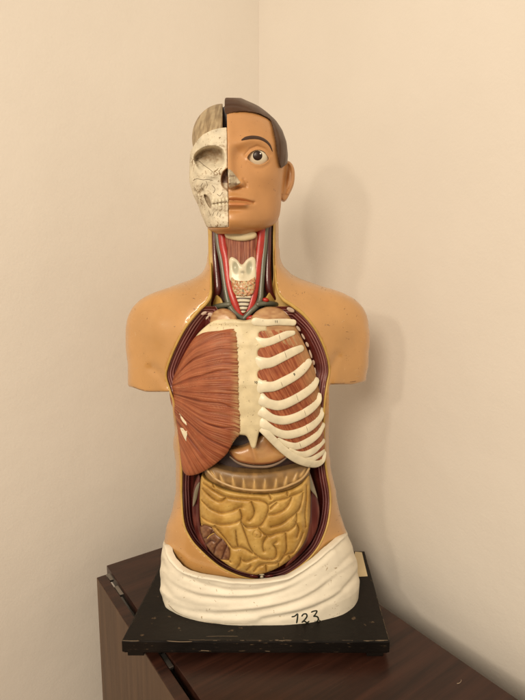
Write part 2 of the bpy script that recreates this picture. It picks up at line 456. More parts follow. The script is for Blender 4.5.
# ------------------------------------------------------------------ neck
def yneck(X, Y):
    u = (X-243)/36
    return .985 - .052*np.sqrt(np.maximum(0, 1-np.abs(u)**2.2)) - .012*ss(250, 318, Y)
def nk(pts, off=0.0): 
    p = np.array(pts, float); Y = yneck(p[:, 0], p[:, 1]) + off; return P(p[:, 0], p[:, 1], Y)
relief('neck_bed', [(212,214),(212,260),(212.5,290),(208,309),(215,322),(243,326),(275,322),(288,312),(277,299),(273.6,280),(273.4,214)], lambda X, Y, d: yneck(X, Y)+.006, M['dark'], torso, step=1.0, skirt=.01, sm=1)
ye = [(206,228),(209.6,228),(210.0,240),(210.4,262),(211,285),(211,297),(207,306),(203,311),(208,314),(218,316),(229,316),(222,304),(217,300),(214,292),(213.6,270),(213.2,250),(212.8,228)]
relief('neck_fat', [(208.4,214),(208.6,250),(208.8,280),(207.4,296),(202,307),(200,311),(207,313),(224,313),(222,300),(216,292),(214,270),(213,250),(212.5,214)], lambda X, Y, d: yneck(np.maximum(X, 212), Y)-.001-.003*infl(d, 2.5), M['fat'], torso, step=.6, sm=4)
relief('neck_fat', [(273,214),(273,255),(273,280),(268,294),(262,304),(275,312),(292,312),(291,306),(283,299),(278,288),(275.9,262),(275,214)], lambda X, Y, d: yneck(np.minimum(X, 275), Y)-.001-.003*infl(d, 2.5), M['fat'], torso, step=.6, sm=4)
s_ = .00188
for pts, r in (([(214,218),(214.8,245),(215.8,262),(217.6,282),(217.6,290),(215.5,297),(212.5,306),(210,311)], [2.6,2.7,3.1,4.1,4.1,3.0,2.6,2.2]),
               ([(269,218),(268.4,245),(267.8,262),(267.8,280),(269,289),(272,296),(276.5,303),(281,308)], [2.6,2.7,3.0,3.9,4.0,3.0,2.4,2.1])):
    tube('neck_muscle', nk(pts, .001), np.array(r)*s_, M['maroon'], torso, flat=.8)
for pts, r in (([(221,218),(223.5,245),(226.7,260),(229.5,285),(235,303),(240.5,316),(243,322)], [4.4,4.4,4.4,4.3,4.2,3.6,3.0]),
               ([(262,218),(260,245),(258,261),(255,286),(251.5,303),(246.5,316),(243.5,322)], [4.4,4.4,4.2,4.2,4.1,3.6,3.0])):
    tube('artery', nk(pts, -.0005), np.array(r)*s_, M['artery'], torso, flat=.8)
bits('artery_branch', [(265.6,300,3.4,2.4,.925,10), (251,318,5,2.6,.914,-14)], M['artery'], torso)
# veins: a main trunk and a collar branch on each side
va = tube('vein', nk([(215.8,218),(218.5,245),(221.8,261),(225.2,285),(227.6,299),(231,308),(236,314),(242.5,318.5)], -.003), np.array([2.5,2.6,2.6,2.7,2.9,3.0,2.9,2.6])*s_, M['vein'], torso)
tube('vein_branch', nk([(229,304.5),(222,305.5),(215,307),(209,310),(205,313.5)], -.0065), np.array([2.6,2.6,2.4,2.1,1.7])*s_, M['vein'], va)
vb = tube('vein', nk([(266.5,218),(264.8,245),(263.2,261),(261.4,285),(260.3,298),(257,305.5),(250.5,311.5),(243.5,319)], -.003), np.array([2.5,2.6,2.6,2.7,2.8,3.0,2.9,2.6])*s_, M['vein'], torso)
tube('vein_branch', nk([(258,304.5),(266,303.5),(274,304),(282,306),(289,309.5),(293,313)], -.0065), np.array([2.6,2.6,2.6,2.4,2.2,1.9])*s_, M['vein'], vb)
# muscle over the throat
def c_fib(X, Y, d, a=(.19, .05, .03), b=(.38, .15, .085), fx=1.4, fy=.08, sl=0):
    t = np.clip(.5+.8*vn((X+sl*Y)*fx, Y*fy+X*.03) + .25*vn(X*fx*2.3, Y*.2), 0, 1); return lerp3(a, b, t)
relief('throat_muscle', [(227,232),(256,232),(256,250),(255,266),(229,266),(227,250)], lambda X, Y, d: yneck(X, Y)-.0035-.004*infl(d, 6)+.0007*vn(X*1.2, Y*.07), M['muscle'], torso, step=.4, colfn=c_fib, sm=3)
relief('hyoid_cartilage', [(225,233),(233,229.5),(248,229.5),(256,233),(255,238),(248,240.4),(240,241),(231,239.6),(226,237.5)], lambda X, Y, d: yneck(X, Y)-.010-.006*infl(d, 4), M['bone'], torso, step=.5)
lar = [(229.2,259.5),(232,256.9),(237,259.4),(241.8,264.4),(246.6,259.4),(252,256.6),(255.5,259.6),(256,268),(255.2,281),(243,284),(230.6,281),(229.2,269)]
def d_lar(X, Y, d):
    h = infl(d, 3.2)
    v = .0022*np.exp(-((np.abs(X-242.3)-(274-Y)*.62)/1.6)**2)*(Y < 276)         # the two shield plates meet in a V
    hol = .0030*(np.exp(-(((X-235)/3.2)**2+((Y-267)/5)**2)) + np.exp(-(((X-249.6)/3.2)**2+((Y-267)/5)**2)))
    return yneck(X, Y)-.0065-.0045*h + v*.0 + hol - .0035*np.exp(-(((X-242.5)/2.6)**2+((Y-274)/4.5)**2))
def c_la(X, Y, d):
    h = np.maximum(np.exp(-(((X-235.4-(Y-267)*.12)/3.0)**2+((Y-268)/6.5)**2)**2), np.exp(-(((X-249.4+(Y-267)*.12)/3.0)**2+((Y-268)/6.5)**2)**2))
    h = np.clip(h*1.2, 0, .8)[:, None]; c = np.array([.70, .64, .46])*(1-h) + np.array([.34, .34, .23])*h
    k = np.exp(-(np.hypot((X-242.4)/2.4, (Y-272)/1.6))**2)[:, None]*.7
    return c*(1-k) + np.array([.16, .14, .09])*k
lary = relief('larynx_cartilage', lar, d_lar, M['organ'], torso, step=.35, colfn=c_la)
def c_gl(X, Y, d):
    t = np.clip(.5+1.0*vn(X*.75, Y*.75), 0, 1); c = lerp3((.58, .46, .26), (.50, .20, .09), t)
    g = np.clip(vn(X*.9+30, Y*.9)-.15, 0, 1)*1.4; g = np.clip(g, 0, 1)
    return c*(1-g[:, None]) + np.array([.10, .09, .05])*g[:, None]
relief('thyroid_gland', [(231,277),(236,279.5),(243,280.5),(250,279.5),(255,277),(255,288),(251,295.5),(243,297),(236,295.5),(232,288)], lambda X, Y, d: yneck(X, Y)-.0075-.005*infl(d, 3)-.0022*np.abs(vn(X*.55, Y*.55)), M['organ'], torso, step=.35, colfn=c_gl)
def c_tr(X, Y, d):
    yy = Y - .012*(X-243)**2
    r = np.cos(yy*2*math.pi/3.9); t = np.clip((r+.55)*2.2, 0, 1); return lerp3((.085, .05, .03), (.72, .66, .50), t)
relief('windpipe', [(236.4,294),(250.6,294),(250.4,300),(248,307),(245,312.5),(241.6,312.5),(238.6,304)], lambda X, Y, d: yneck(X, Y)-.006-.0035*infl(d, 4)-.0010*np.clip(np.cos((Y-.012*(X-243)**2)*2*math.pi/3.9)+.4, 0, 1), M['organ'], torso, step=.3, colfn=c_tr)

# ------------------------------------------------------------------ chest
def ych(X, Y):
    xc = 248 + np.interp(Y, [300, 480], [-1, 0]); a = np.interp(Y, [300, 330, 360, 400, 440, 480], [66, 76, 80, 81, 80, 79])
    u = np.clip(np.abs(X-xc)/a, 0, .999)
    V = np.interp(Y, [300, 320, 345, 385, 425, 455, 480], [.094, .103, .114, .124, .124, .118, .110])
    return YC - V*(1-u**2.3)**(1/2.3)
# the tops of the lungs above the chest plate
def c_lung(X, Y, d): return lerp3((.36, .18, .075), (.50, .30, .14), np.clip(.5+.7*vn(X*.3, Y*.5), 0, 1))
relief('lung_top', [(210,322),(212,314),(218,309.5),(226,309),(233,313),(237,319),(238,328),(212,328)], lambda X, Y, d: ych(X, Y)+.010-.010*infl(d, 7), M['organ'], torso, colfn=c_lung)
relief('lung_top', [(251,322),(254,314),(262,308.5),(272,307),(281,309),(289,316),(298,330),(304,345),(296,352),(262,340)], lambda X, Y, d: ych(X, Y)+.011-.010*infl(d, 7), M['organ'], torso, colfn=c_lung)
def yw(x, y): return float(yskin(np.array([x]), np.array([y]))[0])
NB = [(204,313.2,3.2,1.5,-25), (210.6,314.6,3.0,2.0,15), (207.4,317.4,2.6,1.0,-50), (290.6,309.8,4.2,2.2,25), (284.5,312.8,4,1.2,35), (298.4,328.5,1.3,3.4,-38), (303.2,336.5,1.0,3.4,-30), (307.2,344.5,1.4,2.8,-28), (310.6,354,1.0,4.6,-18), (313.4,362.5,1.5,2.6,-10), (315,371,1.0,3.6,-6), (317,381,.9,4.0,-6)]
bits('nerve_end', [(x, y, a_, b_, (float(ych(np.array([x]), np.array([y]))[0])+.004 if y > 318 else yw(x, y)+.004), c_) for x, y, a_, b_, c_ in NB], material('pale_nerve_paint', (.50, .37, .28), .45, mott=.2), torso, fl_=.0006)
# the chest plate: cream sternum and cartilage board
plate = [(243,321),(250,319.8),(256,318.6),(262,318.4),(266.5,322),(267,330),(267,350),(267,362),(267,385),(267,400),(267,416),(266.6,427),(263.4,429),(259.6,431.5),(257.4,440),(255.6,447.2),(253.5,448.6),(251,446.8),(249,441),(246.4,436.2),(242,435),(238,436),(232,444),(222,456),(205,466),(190,466),(183,452),(180,425),(175,400),(176,380),(183,358),(191.5,343),(199,332.4),(211,322.3),(220,318.6),(231,318.4)]
def d_plate(X, Y, d):
    return ych(X, Y) + .003 - .0035*infl(d, 2.2) - .001*vn(X*.12, Y*.12) - .0022*np.exp(-((Y-322)/3.2)**2)
plate_s = smooth(plate, 3)
GAPS = [([(100,136),(140,134)], 13.5), ([(102,206),(140,202)], 19), ([(104,290),(140,288)], 21), ([(108,362),(150,376)], 12.5), ([(108,408),(150,438)], 9.5), ([(112,458),(150,490)], 8), ([(118,496),(160,540)], 6)]
def st_dist(X, Y):
    d = dpoly(X, Y, plate_s)
    for pts, rr_ in GAPS:
        p = np.array([(240+(a_-14+0)/3.889, 300+b_/3.889) for a_, b_ in pts]); d = np.minimum(d, dline(X, Y, p) - rr_/3.889*1.0)
    return d
sternum = relief('sternum', plate, d_plate, M['bone'], torso, step=.42, skirt=.016, sm=3, dist=st_dist)
# pectoral muscle
pec = [(235,329.4),(238,345),(239,365),(239.6,390),(240.4,410),(241,428),(241,433.5),(234.6,441),(227,453.5),(218,462),(209,468.4),(198.6,473.8),(190,475.6),(185,474),(181.6,466),(179.2,445),(175.6,417),(170.8,402),(169.6,388),(173.6,376.5),(182.6,357),(192.6,340),(199,334.4),(206,331.8),(219,330.6)]
PECS = smooth(pec, 6)
_tx = np.arange(160, 246, 1.0)
_tp = np.interp(_tx, [160,169,176,184,194,206,220,243], [386,382,368,352,340,333,329,326]); _tp = np.convolve(np.pad(_tp, 7, 'edge'), np.hanning(15)/np.hanning(15).sum(), 'valid')
def fan(X, Y):
    tp = np.interp(X, _tx, _tp); ku = (Y-tp)/np.maximum(388-tp, 5)
    up = -33*(1-ku)
    lo = np.degrees(np.arctan2(Y-388, X-147))*.95; lo = lo - 4*np.sin(np.clip((X-165)/70, 0, 1)*math.pi)*ss(0, 30, lo)
    t = np.where(Y < 388, up, lo)
    return t + 1.2*vn(X*.045, t*.05), X-138
CRE = [(-20, 1.4), (-8, 1.6), (2.5, 1.1), (12, 1.7), (24, 1.3), (33, 1.0), (43, 1.4)]
def fibre(X, Y):
    th, r = fan(X, Y)
    return .40*vn(th*1.9, r*.05+3) + .42*vn(th*3.9+7, r*.07) + .30*vn(th*.6, r*.02+11)
def crease(X, Y):
    th, r = fan(X, Y); c = 0
    for k, (t, s) in enumerate(CRE):
        tt = t + 1.6*vn(r*.05+k*7, k*3.3)
        c = c + np.exp(-((th-tt)/(.5*s*45/np.maximum(r, 25)))**2)*np.clip(.55+.9*vn(r*.04+k*5, 2.2*k), 0, 1)
    return np.clip(c, 0, 1)
def pdist(X, Y):
    d = dpoly(X, Y, PECS); th, r = fan(X, Y)
    rag = 1.0*(vn(th*1.6, 5.5)+.8*vn(th*4.1, 1.5))*ss(225, 236, X) 
    return d + rag*.8 - .6*ss(225, 236, X)
def d_pec(X, Y, d):
    edge = infl(d, 9)
    return ych(X, Y) + .001 - .0065*edge - .0045*infl(d, 34) - .0009*fibre(X, Y) + .0028*crease(X, Y)
def c_pec(X, Y, d):
    f = fibre(X, Y); t = np.clip(.45+.75*f, 0, 1)
    c = lerp3((.215, .050, .019), (.40, .130, .055), t)
    th, r = fan(X, Y)
    hl = np.clip(vn(th*4.6+20, r*.05)*1.6-.55, 0, 1)*.55                 # fine pale brush lines
    c = c*(1-hl[:, None]) + np.array([.50, .25, .13])*hl[:, None]
    cr = crease(X, Y)[:, None]*.75; c = c*(1-cr) + np.array([.12, .025, .012])*cr
    fade = (ss(229, 240.5, X)*np.clip(.6+vn(th*2.2, 9.1)+.5*vn(th*5, 3.3), 0, 1))[:, None]*.9; c = c*(1-fade) + np.array([.60, .40, .20])*fade
    return c
pect = relief('chest_muscle', pec, d_pec, M['muscle'], torso, step=.4, skirt=.02, colfn=c_pec, dist=pdist)
bv = bvh(pect)
def decal(name, poly, tree, mat, parent, lift=.0005, step=.6):
    pts = np.array(poly, float); x0, y0 = pts.min(0)-1; x1, y1 = pts.max(0)+1
    c = pts.mean(0); V = []; F = []
    K = 6; n = len(pts)
    for k in range(K+1):
        for p in pts:
            h = tree.ray_cast(Vector((0, 0, CH)), ray(*(c+(p-c)*k/K)))
            nrm = h[1] if h[1].y < 0 else -h[1]
            V.append(np.array(h[0] + nrm*lift*(1 if k < K else -.6)))
    F = [(k*n+j, k*n+(j+1) % n, (k+1)*n+(j+1) % n, (k+1)*n+j) for k in range(K) for j in range(n)]
    return mk(name, V, F, mat, parent)
decal('side_muscle_gap', [(178.9,412.9),(182.5,417),(186.4,422.5),(187,426),(183,422.2),(180.6,418)], bv, M['rib'], pect)
decal('side_muscle_gap', [(179.6,427.2),(183.5,428.6),(187.2,430.8),(187,436),(186.4,442),(184.3,438.6),(182,433.6)], bv, M['rib'], pect)

# rib side
def fr(x, y): return (240+x/3.889, 300+y/3.889)
def c_ic(X, Y, d):
    u = X*.55 + Y*.83
    t = np.clip(.48+.7*vn((X*.80-Y*.25)*.0+ (Y+X*.62)*.0 + (X-Y*.55)*.95, (X+Y)*.06)+.3*vn((X-Y*.55)*2.4, Y*.1), 0, 1)
    c = lerp3((.25, .055, .020), (.42, .145, .06), t)
    tan = (ss(285, 303, X-(Y-340)*.32)*.75)[:, None]; return c*(1-tan)+np.array([.46, .27, .12])*tan
icp = [fr(*p) for p in ((62,108),(100,108),(160,112),(205,118),(238,150),(262,195),(284,250),(298,305),(314,375),(322,440),(327,520),(329,590),(322,630),(290,640),(245,628),(200,600),(150,556),(110,520),(80,490),(64,470))]
relief('rib_muscle', icp, lambda X, Y, d: ych(X, Y)+.004-.003*infl(d, 3)-.0007*vn((X-Y*.55)*.95, (X+Y)*.06), M['muscle'], torso, step=.5, skirt=.015, colfn=c_ic)
RIBS = [
 ([(60,84),(100,88),(140,86),(180,86),(208,88)], [14,12,11,11.5,11]),
 ([(60,170),(85,166),(115,162),(150,148),(182,134),(208,128)], [20,15,13.5,13,12,8]),
 ([(60,248),(85,246),(120,243),(165,222),(205,202),(238,188)], [22,19,17,15.5,14.5,12]),
 ([(60,333),(90,337),(130,336),(175,316),(220,290),(250,262),(268,240)], [22,18,17,16.5,15.5,15,12]),
 ([(66,372),(90,392),(115,404),(150,410),(190,398),(245,367),(280,338),(297,312)], [22,17,16.5,17,16,15.5,15,12]),
 ([(66,418),(90,438),(125,460),(170,468),(220,455),(268,428),(300,395),(306,372)], [20,15,14.5,15.5,15,15,14,11]),
 ([(66,460),(95,484),(135,510),(180,524),(230,515),(278,490),(310,455),(317,428)], [20,14,13.5,15,15,14.5,13,10]),
 ([(150,545),(185,562),(222,568),(265,550),(300,522),(322,485)], [9,11,13,13.5,13,10]),
 ([(195,585),(225,600),(255,600),(290,583),(325,548)], [9,12,12.5,12,9]),
 ([(250,622),(280,618),(305,605),(327,588)], [9,10,10,8]),
 ([(72,490),(100,515),(130,545),(170,583),(215,615),(260,633),(298,638),(320,625),(328,595)], [12,13,13.5,14,15,15,14,10,8]),
]
ribs = []
for k, (pts, wd) in enumerate(RIBS):
    p = np.array([fr(*q) for q in pts]); 
    Y = ych(p[:, 0], p[:, 1]) - (.0007 if k < 10 else .002) - (.002 if k == 0 else 0)
    Y = Y + .0075*ss(263.5, 256.5, p[:, 0])*(k not in (0,))
    wd = list(wd); wd[0] = [wd[0], 36, 38, 34, 25, 23, 22][k] if k < 7 else wd[0]; wd[1] = wd[1]*(1.12 if 0 < k < 7 else 1)
    ribs.append(tube('rib', P(p[:, 0], p[:, 1], Y), np.array(wd)/3.889*.00206, M['rib'], torso, flat=.33, ns=16, sub=7))
    if k in (1, 2, 3, 4, 5, 6):                 # the little tag line where cartilage meets bone
        pass
def digits(cx, cy, s, txt):
    G = {'1': [[(-.3, -.55), (0, -1), (0, 1)]], '0': [[(0, -1), (.5, -.5), (.5, .5), (0, 1), (-.5, .5), (-.5, -.5), (0, -1)]],
         '9': [[(.5, -.4), (0, -1), (-.5, -.5), (0, 0), (.5, -.4), (.4, .5), (0, 1)]], '8': [[(0, 0), (.45, -.5), (0, -1), (-.45, -.5), (0, 0), (.5, .5), (0, 1), (-.5, .5), (0, 0)]],
         '2': [[(-.5, -.6), (0, -1), (.45, -.5), (-.5, 1), (.6, .9)]], '3': [[(-.5, -.8), (.4, -.95), (-.05, -.1), (.5, .4), (0, 1), (-.5, .8)]], '7': [[(-.5, -1), (.5, -1), (-.1, 1)]]}
    out = []
    for i, ch in enumerate(txt):
        for ln in G[ch]: out.append([(cx+(i-(len(txt)-1)/2)*s*1.5+a*s, cy+b*s) for a, b in ln])
    return out
strokes('painted_number', bvh(ribs[0]), digits(276.3, 321.8, 1.15, '11'), .5, M['ink'], ribs[0], lift=.0001)
strokes('painted_number', bvh(sternum), digits(255.8, 382.4, 1.1, '10'), .5, M['ink'], sternum, lift=.0001)
strokes('painted_number', bvh(ribs[3]), digits(294.2, 374.6, 1.2, '9'), .6, M['ink'], ribs[3], lift=.0001)
for k, L_ in {1: [(278.6,333),(280.2,339.5)], 2: [(284.5,351.5),(286.5,358)], 3: [(281,382),(283.6,389)], 4: [(296,394),(298.5,401.5)], 5: [(303.5,408.5),(306,416)], 6: [(305.5,424),(308,432)], 7: [(299,441),(301,447.5)]}.items():
    strokes('cartilage_joint', bvh(ribs[k]), [L_], .45, M['line'], ribs[k], lift=.00005)

# ------------------------------------------------------------------ abdomen
def yab(X, Y):
    u = np.clip(np.abs(X-254)/66, 0, .999)
    return YC + .004 - .104*(1-u**2.6)**(1/2.6)*np.interp(Y, [440, 470, 500, 560, 580], [.90, .97, 1.0, .99, .95])
relief('diaphragm', [(200,430),(320,430),(318,462),(300,470),(278,468),(258,470),(240,468),(222,470),(200,474)], lambda X, Y, d: yab(X, Y)+.016, M['dark'], torso, step=1)
def c_liv(X, Y, d):
    c = lerp3((.42, .20, .07), (.50, .27, .10), np.clip(.5+vn(X*.1, Y*.2), 0, 1))
    l = (np.exp(-((d-1.2)/.8)**2)*(Y > 452))[:, None]*.8; return c*(1-l)+np.array([.22, .05, .03])*l
relief('stomach', [(229,450),(242,447),(251,443),(258,437),(266,434),(275,446),(288,455),(281,460.5),(270,464),(258,465),(245.7,463.6),(235,460)], lambda X, Y, d: yab(X, Y)+.004-.010*infl(d, 8)+.003*np.exp(-((X-253-(Y-450)*.3)/2.5)**2), M['organ'], torso, colfn=c_liv)
def arc(pts, dy=0): return [(x, y+dy) for x, y in pts]
AR = [(230,456.5),(238,462.5),(248,465.6),(258,466.6),(269,466),(279,462.5),(287,457)]
p = np.array(AR); tube('diaphragm_rim', P(p[:, 0], p[:, 1]+.3, yab(p[:, 0], p[:, 1])-.002), np.array([.8,1.1,1.3,1.3,1.3,1.1,.8])*s_, material('dull_rim_paint', (.22, .15, .10), .5, mott=.2), torso, flat=.7)
# transverse colon
col_o = [(204,470),(210,466),(222,468.6),(236,471.4),(254,472.6),(276,471),(294,467.5),(306,465.6),(309.5,470),(308.6,476),(300,484.5),(288,490),(272,493),(254,493.4),(236,491),(220,486),(208,479)]
HX = [(213,475,-34),(222,480,-24),(233.5,483.5,-12),(244,485.4,-6),(254.5,486,0),(265,485.8,4),(276,484.8,8),(286,482,16),(295.5,478.2,24),(303,473,36)]
def haus(X, Y):
    t = 0
    for hx, hy, a in HX:
        c, s = math.cos(R(a)), math.sin(R(a)); dx, dy = X-hx, Y-hy
        u = dx*c+dy*s*1.0; v = -dx*s+dy*c
        u = dx + dy*math.tan(R(a))*.8
        t = np.maximum(t, np.exp(-(u/(1.15*(1+.08*(v+4).clip(0, 9))))**2)*np.exp(-(np.abs(v)/5.6)**4))
    return t
def d_col(X, Y, d): return yab(X, Y) - .003 - .0095*infl(d, 8) - .0028*haus(X, Y)
def c_col(X, Y, d):
    c = lerp3((.19, .105, .035), (.29, .165, .055), np.clip(.5+vn(X*.2, Y*.2), 0, 1))
    h = np.clip(haus(X, Y)*1.1, 0, .85)[:, None]; c = c*(1-h)+np.array([.60, .38, .14])*h
    up = ss(474, 469, Y)[:, None]*.5; return c*(1-up)+np.array([.17, .11, .06])*up
relief('large_intestine', col_o, d_col, M['gut'], torso, step=.4, skirt=.025, colfn=c_col)
# small intestine mass
def g6(x, y): return (190+x/4.04, 460+y/4.04)
gut_o = [(201.5,476),(206,479),(214,484),(226,489.4),(240,492.4),(256,494),(274,493.4),(290,489.6),(301,483.6),(309,475),(310.4,490),(310.4,506),(309.4,524),(306,538),(300,549),(292,558),(280,566.6),(268,572),(257.4,574.6),(246,573),(234,568.6),(225,563),(216,556),(208,545),(203,533),(200.4,520),(199.6,505),(200,490)]
GRP = [smooth(g, 4, False) for g in (
 [(203,489),(206,492),(213,498.3),(219,501.2),(223,500.2),(226,497.4)], [(203.5,483),(208,486),(214.3,490.5),(223.4,495.5),(233,498),(242,499),(252,499.6)],
 [(202,500.5),(204.6,503),(211,508.6),(221,512.6),(230,511.4),(237,508.6),(242,507)], [(202,517),(209.7,521.4),(221,524.2),(233.7,522.9),(240.6,520)],
 [(240,509.5),(241.9,516),(241.4,522),(246.3,526.6),(252,527.2),(259,526.4),(263.4,522),(267.2,514),(268.4,508),(267,503.4),(261,500.4),(252,499.8)],
 [(251.6,502),(254.4,509.7),(253.4,516),(249.4,520.4)], [(268.6,505),(276,500.8),(285,498.6),(291.4,496),(302.4,491.4)], [(270.4,508.8),(273,506),(276.6,502.8)],
 [(266.6,514.3),(275,513.7),(284,509.7),(288.8,504),(291.6,497)], [(271,526.8),(280.6,524.2),(289.7,517.7),(297.7,510.9),(301.2,502.9),(303,493)],
 [(296.4,513),(296.6,521),(294,526.4),(287.4,531),(277,532.9),(269,535.7),(263.6,532.9),(259.6,528.6),(258.6,526.6)], [(306.6,486),(306.4,500),(305,514),(306,527)],
 [(267.4,536.2),(264,541),(262.8,546.6),(264,551)], [(240.6,520.4),(244,530),(247,538),(249.4,545),(253,551.6),(259,556.6),(265.7,559.2),(273.4,558.8),(276.2,556),(276.2,549),(273.6,544.6),(276.8,541.6)],
 [(285.7,533),(286.3,541),(286.4,550),(284.6,554)], [(254,571),(259,565.6),(265.7,563.8),(275,563.2),(279.6,561.4),(285,555),(292.4,553),(296,548.4),(300,541),(303,533)],
 [(278.6,563),(278.6,571)], [(295.8,522),(299,529),(297,537)], [(215,526),(223.4,535.6),(229.4,543.6),(233.7,547.4),(240.4,546.8),(246,548.6),(253,553)],
 [(236,531),(237,541),(238.3,546.6)], [(241,559.4),(247.4,561.4),(253,559),(258,557)], [(241,558.4),(240,563.7),(236,569)], [(229,549),(227,556),(231,562)], [(251,566),(247,570)],
 [(202,524.4),(209,527),(216,527)], [(289,556),(290.6,561),(286,564.4)], [(266,565),(266.6,573)], [(213,482.6),(214,487)], [(269,493.6),(271,499)], [(287,489.6),(287.6,496)])]
def gro(X, Y):
    D = np.full(np.shape(X), 1e9)
    for g in GRP: D = np.minimum(D, dline(X, Y, g))
    return D
def d_gut(X, Y, d):
    g = np.minimum(gro(X, Y), d+.3)
    return yab(X, Y) + .001 - .0046*infl(g, 3.2) - .0054*infl(g, 8.0) + .0015*np.exp(-(np.abs(np.hypot(X-257.5, Y-534.6)-4.2)/.8)**2)*(Y < 538) - .0012*np.exp(-((np.hypot(X-257.5, Y-534.6))/2.6)**2) - .004*infl(d, 7) - .0004*vn(X*.25, Y*.25)
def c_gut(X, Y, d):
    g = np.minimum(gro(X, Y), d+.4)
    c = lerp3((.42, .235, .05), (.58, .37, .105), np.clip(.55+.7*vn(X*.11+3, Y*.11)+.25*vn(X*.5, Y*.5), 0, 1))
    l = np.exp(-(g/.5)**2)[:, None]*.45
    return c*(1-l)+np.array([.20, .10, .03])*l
CEC = [g6(*q) for q in ((38,272),(64,260),(92,274),(112,300),(142,324),(162,358),(166,388),(152,406),(122,402),(94,382),(64,344),(46,306))]
CECS = smooth(CEC, 5)
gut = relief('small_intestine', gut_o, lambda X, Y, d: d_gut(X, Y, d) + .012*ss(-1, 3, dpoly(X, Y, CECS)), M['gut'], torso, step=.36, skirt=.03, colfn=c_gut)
# mesentery edge: the pale band under the colon
p = smooth([(206,468.5),(211,474.5),(219,481),(234.8,487.4),(254,490.2),(277,489.2),(296,482.2),(304,476.4),(309,468.6)], 4, False)
tube('mesentery_edge', P(p[:, 0], p[:, 1], yab(p[:, 0], p[:, 1])-.0125), .0022, material('mesentery_paint', (.50, .33, .15), .35, mott=.12), torso, sub=1, flat=.8)
def cgr(X, Y):
    D = np.full(np.shape(X), 1e9)
    for g in ([(40,318),(70,312),(98,292),(112,300)], [(60,345),(85,325),(100,330)], [(96,382),(104,350),(128,322)], [(128,402),(138,372),(150,345)], [(84,300),(90,284)]):
        D = np.minimum(D, dline(X, Y, smooth([g6(*q) for q in g], 3, False)))
    return D
def c_cec(X, Y, d):
    g = np.minimum(cgr(X, Y), d)
    c = lerp3((.15, .060, .028), (.24, .115, .055), np.clip(.5+vn(X*.5, Y*.5), 0, 1)); l = np.exp(-(g/.8)**2)[:, None]*.85
    return c*(1-l)+np.array([.06, .014, .010])*l
cec = relief('cecum', CEC, lambda X, Y, d: yab(X, Y)-.001-.0075*infl(np.minimum(cgr(X, Y)+.5, d), 4.5), M['organ'], torso, step=.35, colfn=c_cec)
strokes('appendix_fold', bvh(cec), [([g6(70,318), g6(82,305), g6(98,296)], 1.3)], 1.2, M['fat'], cec)
# fat beads along the descending colon and the flanks
bits('fat_bead', [(307.5,528,1.4,2.0,.935,20), (305.5,536.5,1.5,1.6,.930,0), (301.5,541.5,2.0,1.2,.924,-40), (299.5,549,1.6,1.8,.918,0), (294,555.5,1.5,1.1,.912,-40), (309.6,521,1.0,1.6,.942,0), (198.2,511,1.2,1.8,.948,0), (199.4,518,1.0,3.6,.944,0)], M['fat'], torso)
def c_fl(X, Y, d): return lerp3((.075, .012, .010), (.15, .035, .025), np.clip(.5+vn(X*.2, Y*.1), 0, 1))
relief('descending_colon', [(309,474),(314,484),(318,500),(319.5,515),(316,532),(308,546),(297,558),(285,567),(296,548),(306,530),(309,505)], lambda X, Y, d: yab(np.clip(X, 0, 312), Y)+.006-.006*infl(d, 4), M['organ'], torso, colfn=c_fl)
relief('ascending_colon', [(199,474),(194,486),(192,505),(193.5,525),(199,541),(208,551),(205,540),(200.5,525),(199.5,505),(200.5,485)], lambda X, Y, d: yab(np.clip(X, 196, 999), Y)+.004-.006*infl(d, 4), M['organ'], torso, colfn=c_fl)
gry = material('grey_lining_paint', (.22, .19, .13), .35, mott=.2)
relief('flank_lining', [(309.6,474),(311.5,478),(317.5,497.5),(314,494),(310,488)], lambda X, Y, d: yab(np.clip(X, 0, 311), Y)-.002-.002*infl(d, 2), gry, torso)
relief('flank_lining', [(199.5,482),(198.5,490),(196.5,500),(193,507),(193,500),(195,489)], lambda X, Y, d: yab(np.clip(X, 198, 999), Y)-.002-.002*infl(d, 2), gry, torso)
yb = float(yskin(np.array([262.]), np.array([578.]))[0])
bits('pubic_muscle', [(254,576.4,4.6,1.9,yb+.002,12), (269.5,576.4,4.6,1.9,yb+.002,-12)], M['maroon'], torso)
bits('pubic_joint', [(261.8,577,1.8,1.3,yb+.0005,0), (261.8,574.6,2.6,.8,yb+.001,0)], M['rib'], torso)

# ------------------------------------------------------------------ head
HY = [96,100,105,112,120,130,142,155,165,180,195,205,214,220,226,230,233.5]
HL = [222,212,204,198,194.5,192,191,190,189.5,189,193,198,201,203.5,206,209,216]
HR = [235,243,255,264.6,273.4,280,284.2,285.6,285,283.5,281.8,281,280,278,273,266,254]
HD = [.030,.046,.058,.070,.079,.086,.090,.090,.089,.088,.087,.086,.085,.084,.080,.074,.060]   # front half-depth
HB = [.040,.062,.076,.088,.096,.104,.108,.108,.104,.090,.066,.048,.040,.034,.028,.022,.016]   # back half-depth
HC = .968
_y = np.arange(90, 240, .5)
def _sm(t):
    v = np.interp(_y, HY, t); k = np.hanning(17); k /= k.sum(); return np.convolve(np.pad(v, 8, 'edge'), k, 'valid')
HL, HR, HD, HB = map(_sm, (HL, HR, HD, HB)); HY = _y
def hd(X, Y, disp=0.0, grow=0.0, n=2.25):
    l = np.interp(Y, HY, HL); r = np.interp(Y, HY, HR); xm = 231 + 0*Y
    t = np.where(X > xm, (X-xm)/(r-xm+grow), (xm-X)/(xm-l+grow))
    D = np.interp(Y, HY, HD) + grow*.0019
    return t, D, n
def yface(X, Y, disp, grow=0.0):
    t, D, n = hd(X, Y, grow=grow)
    return HC - D*np.maximum(0, 1-np.clip(t, 0, 1)**n)**(1/n) - disp
EYE = [(246.6,158.2),(249,153.6),(253,150.6),(258,149.4),(263,150.8),(267,154.6),(269.6,159),(266.6,162.6),(261.5,165),(256,165),(251,162.6)]
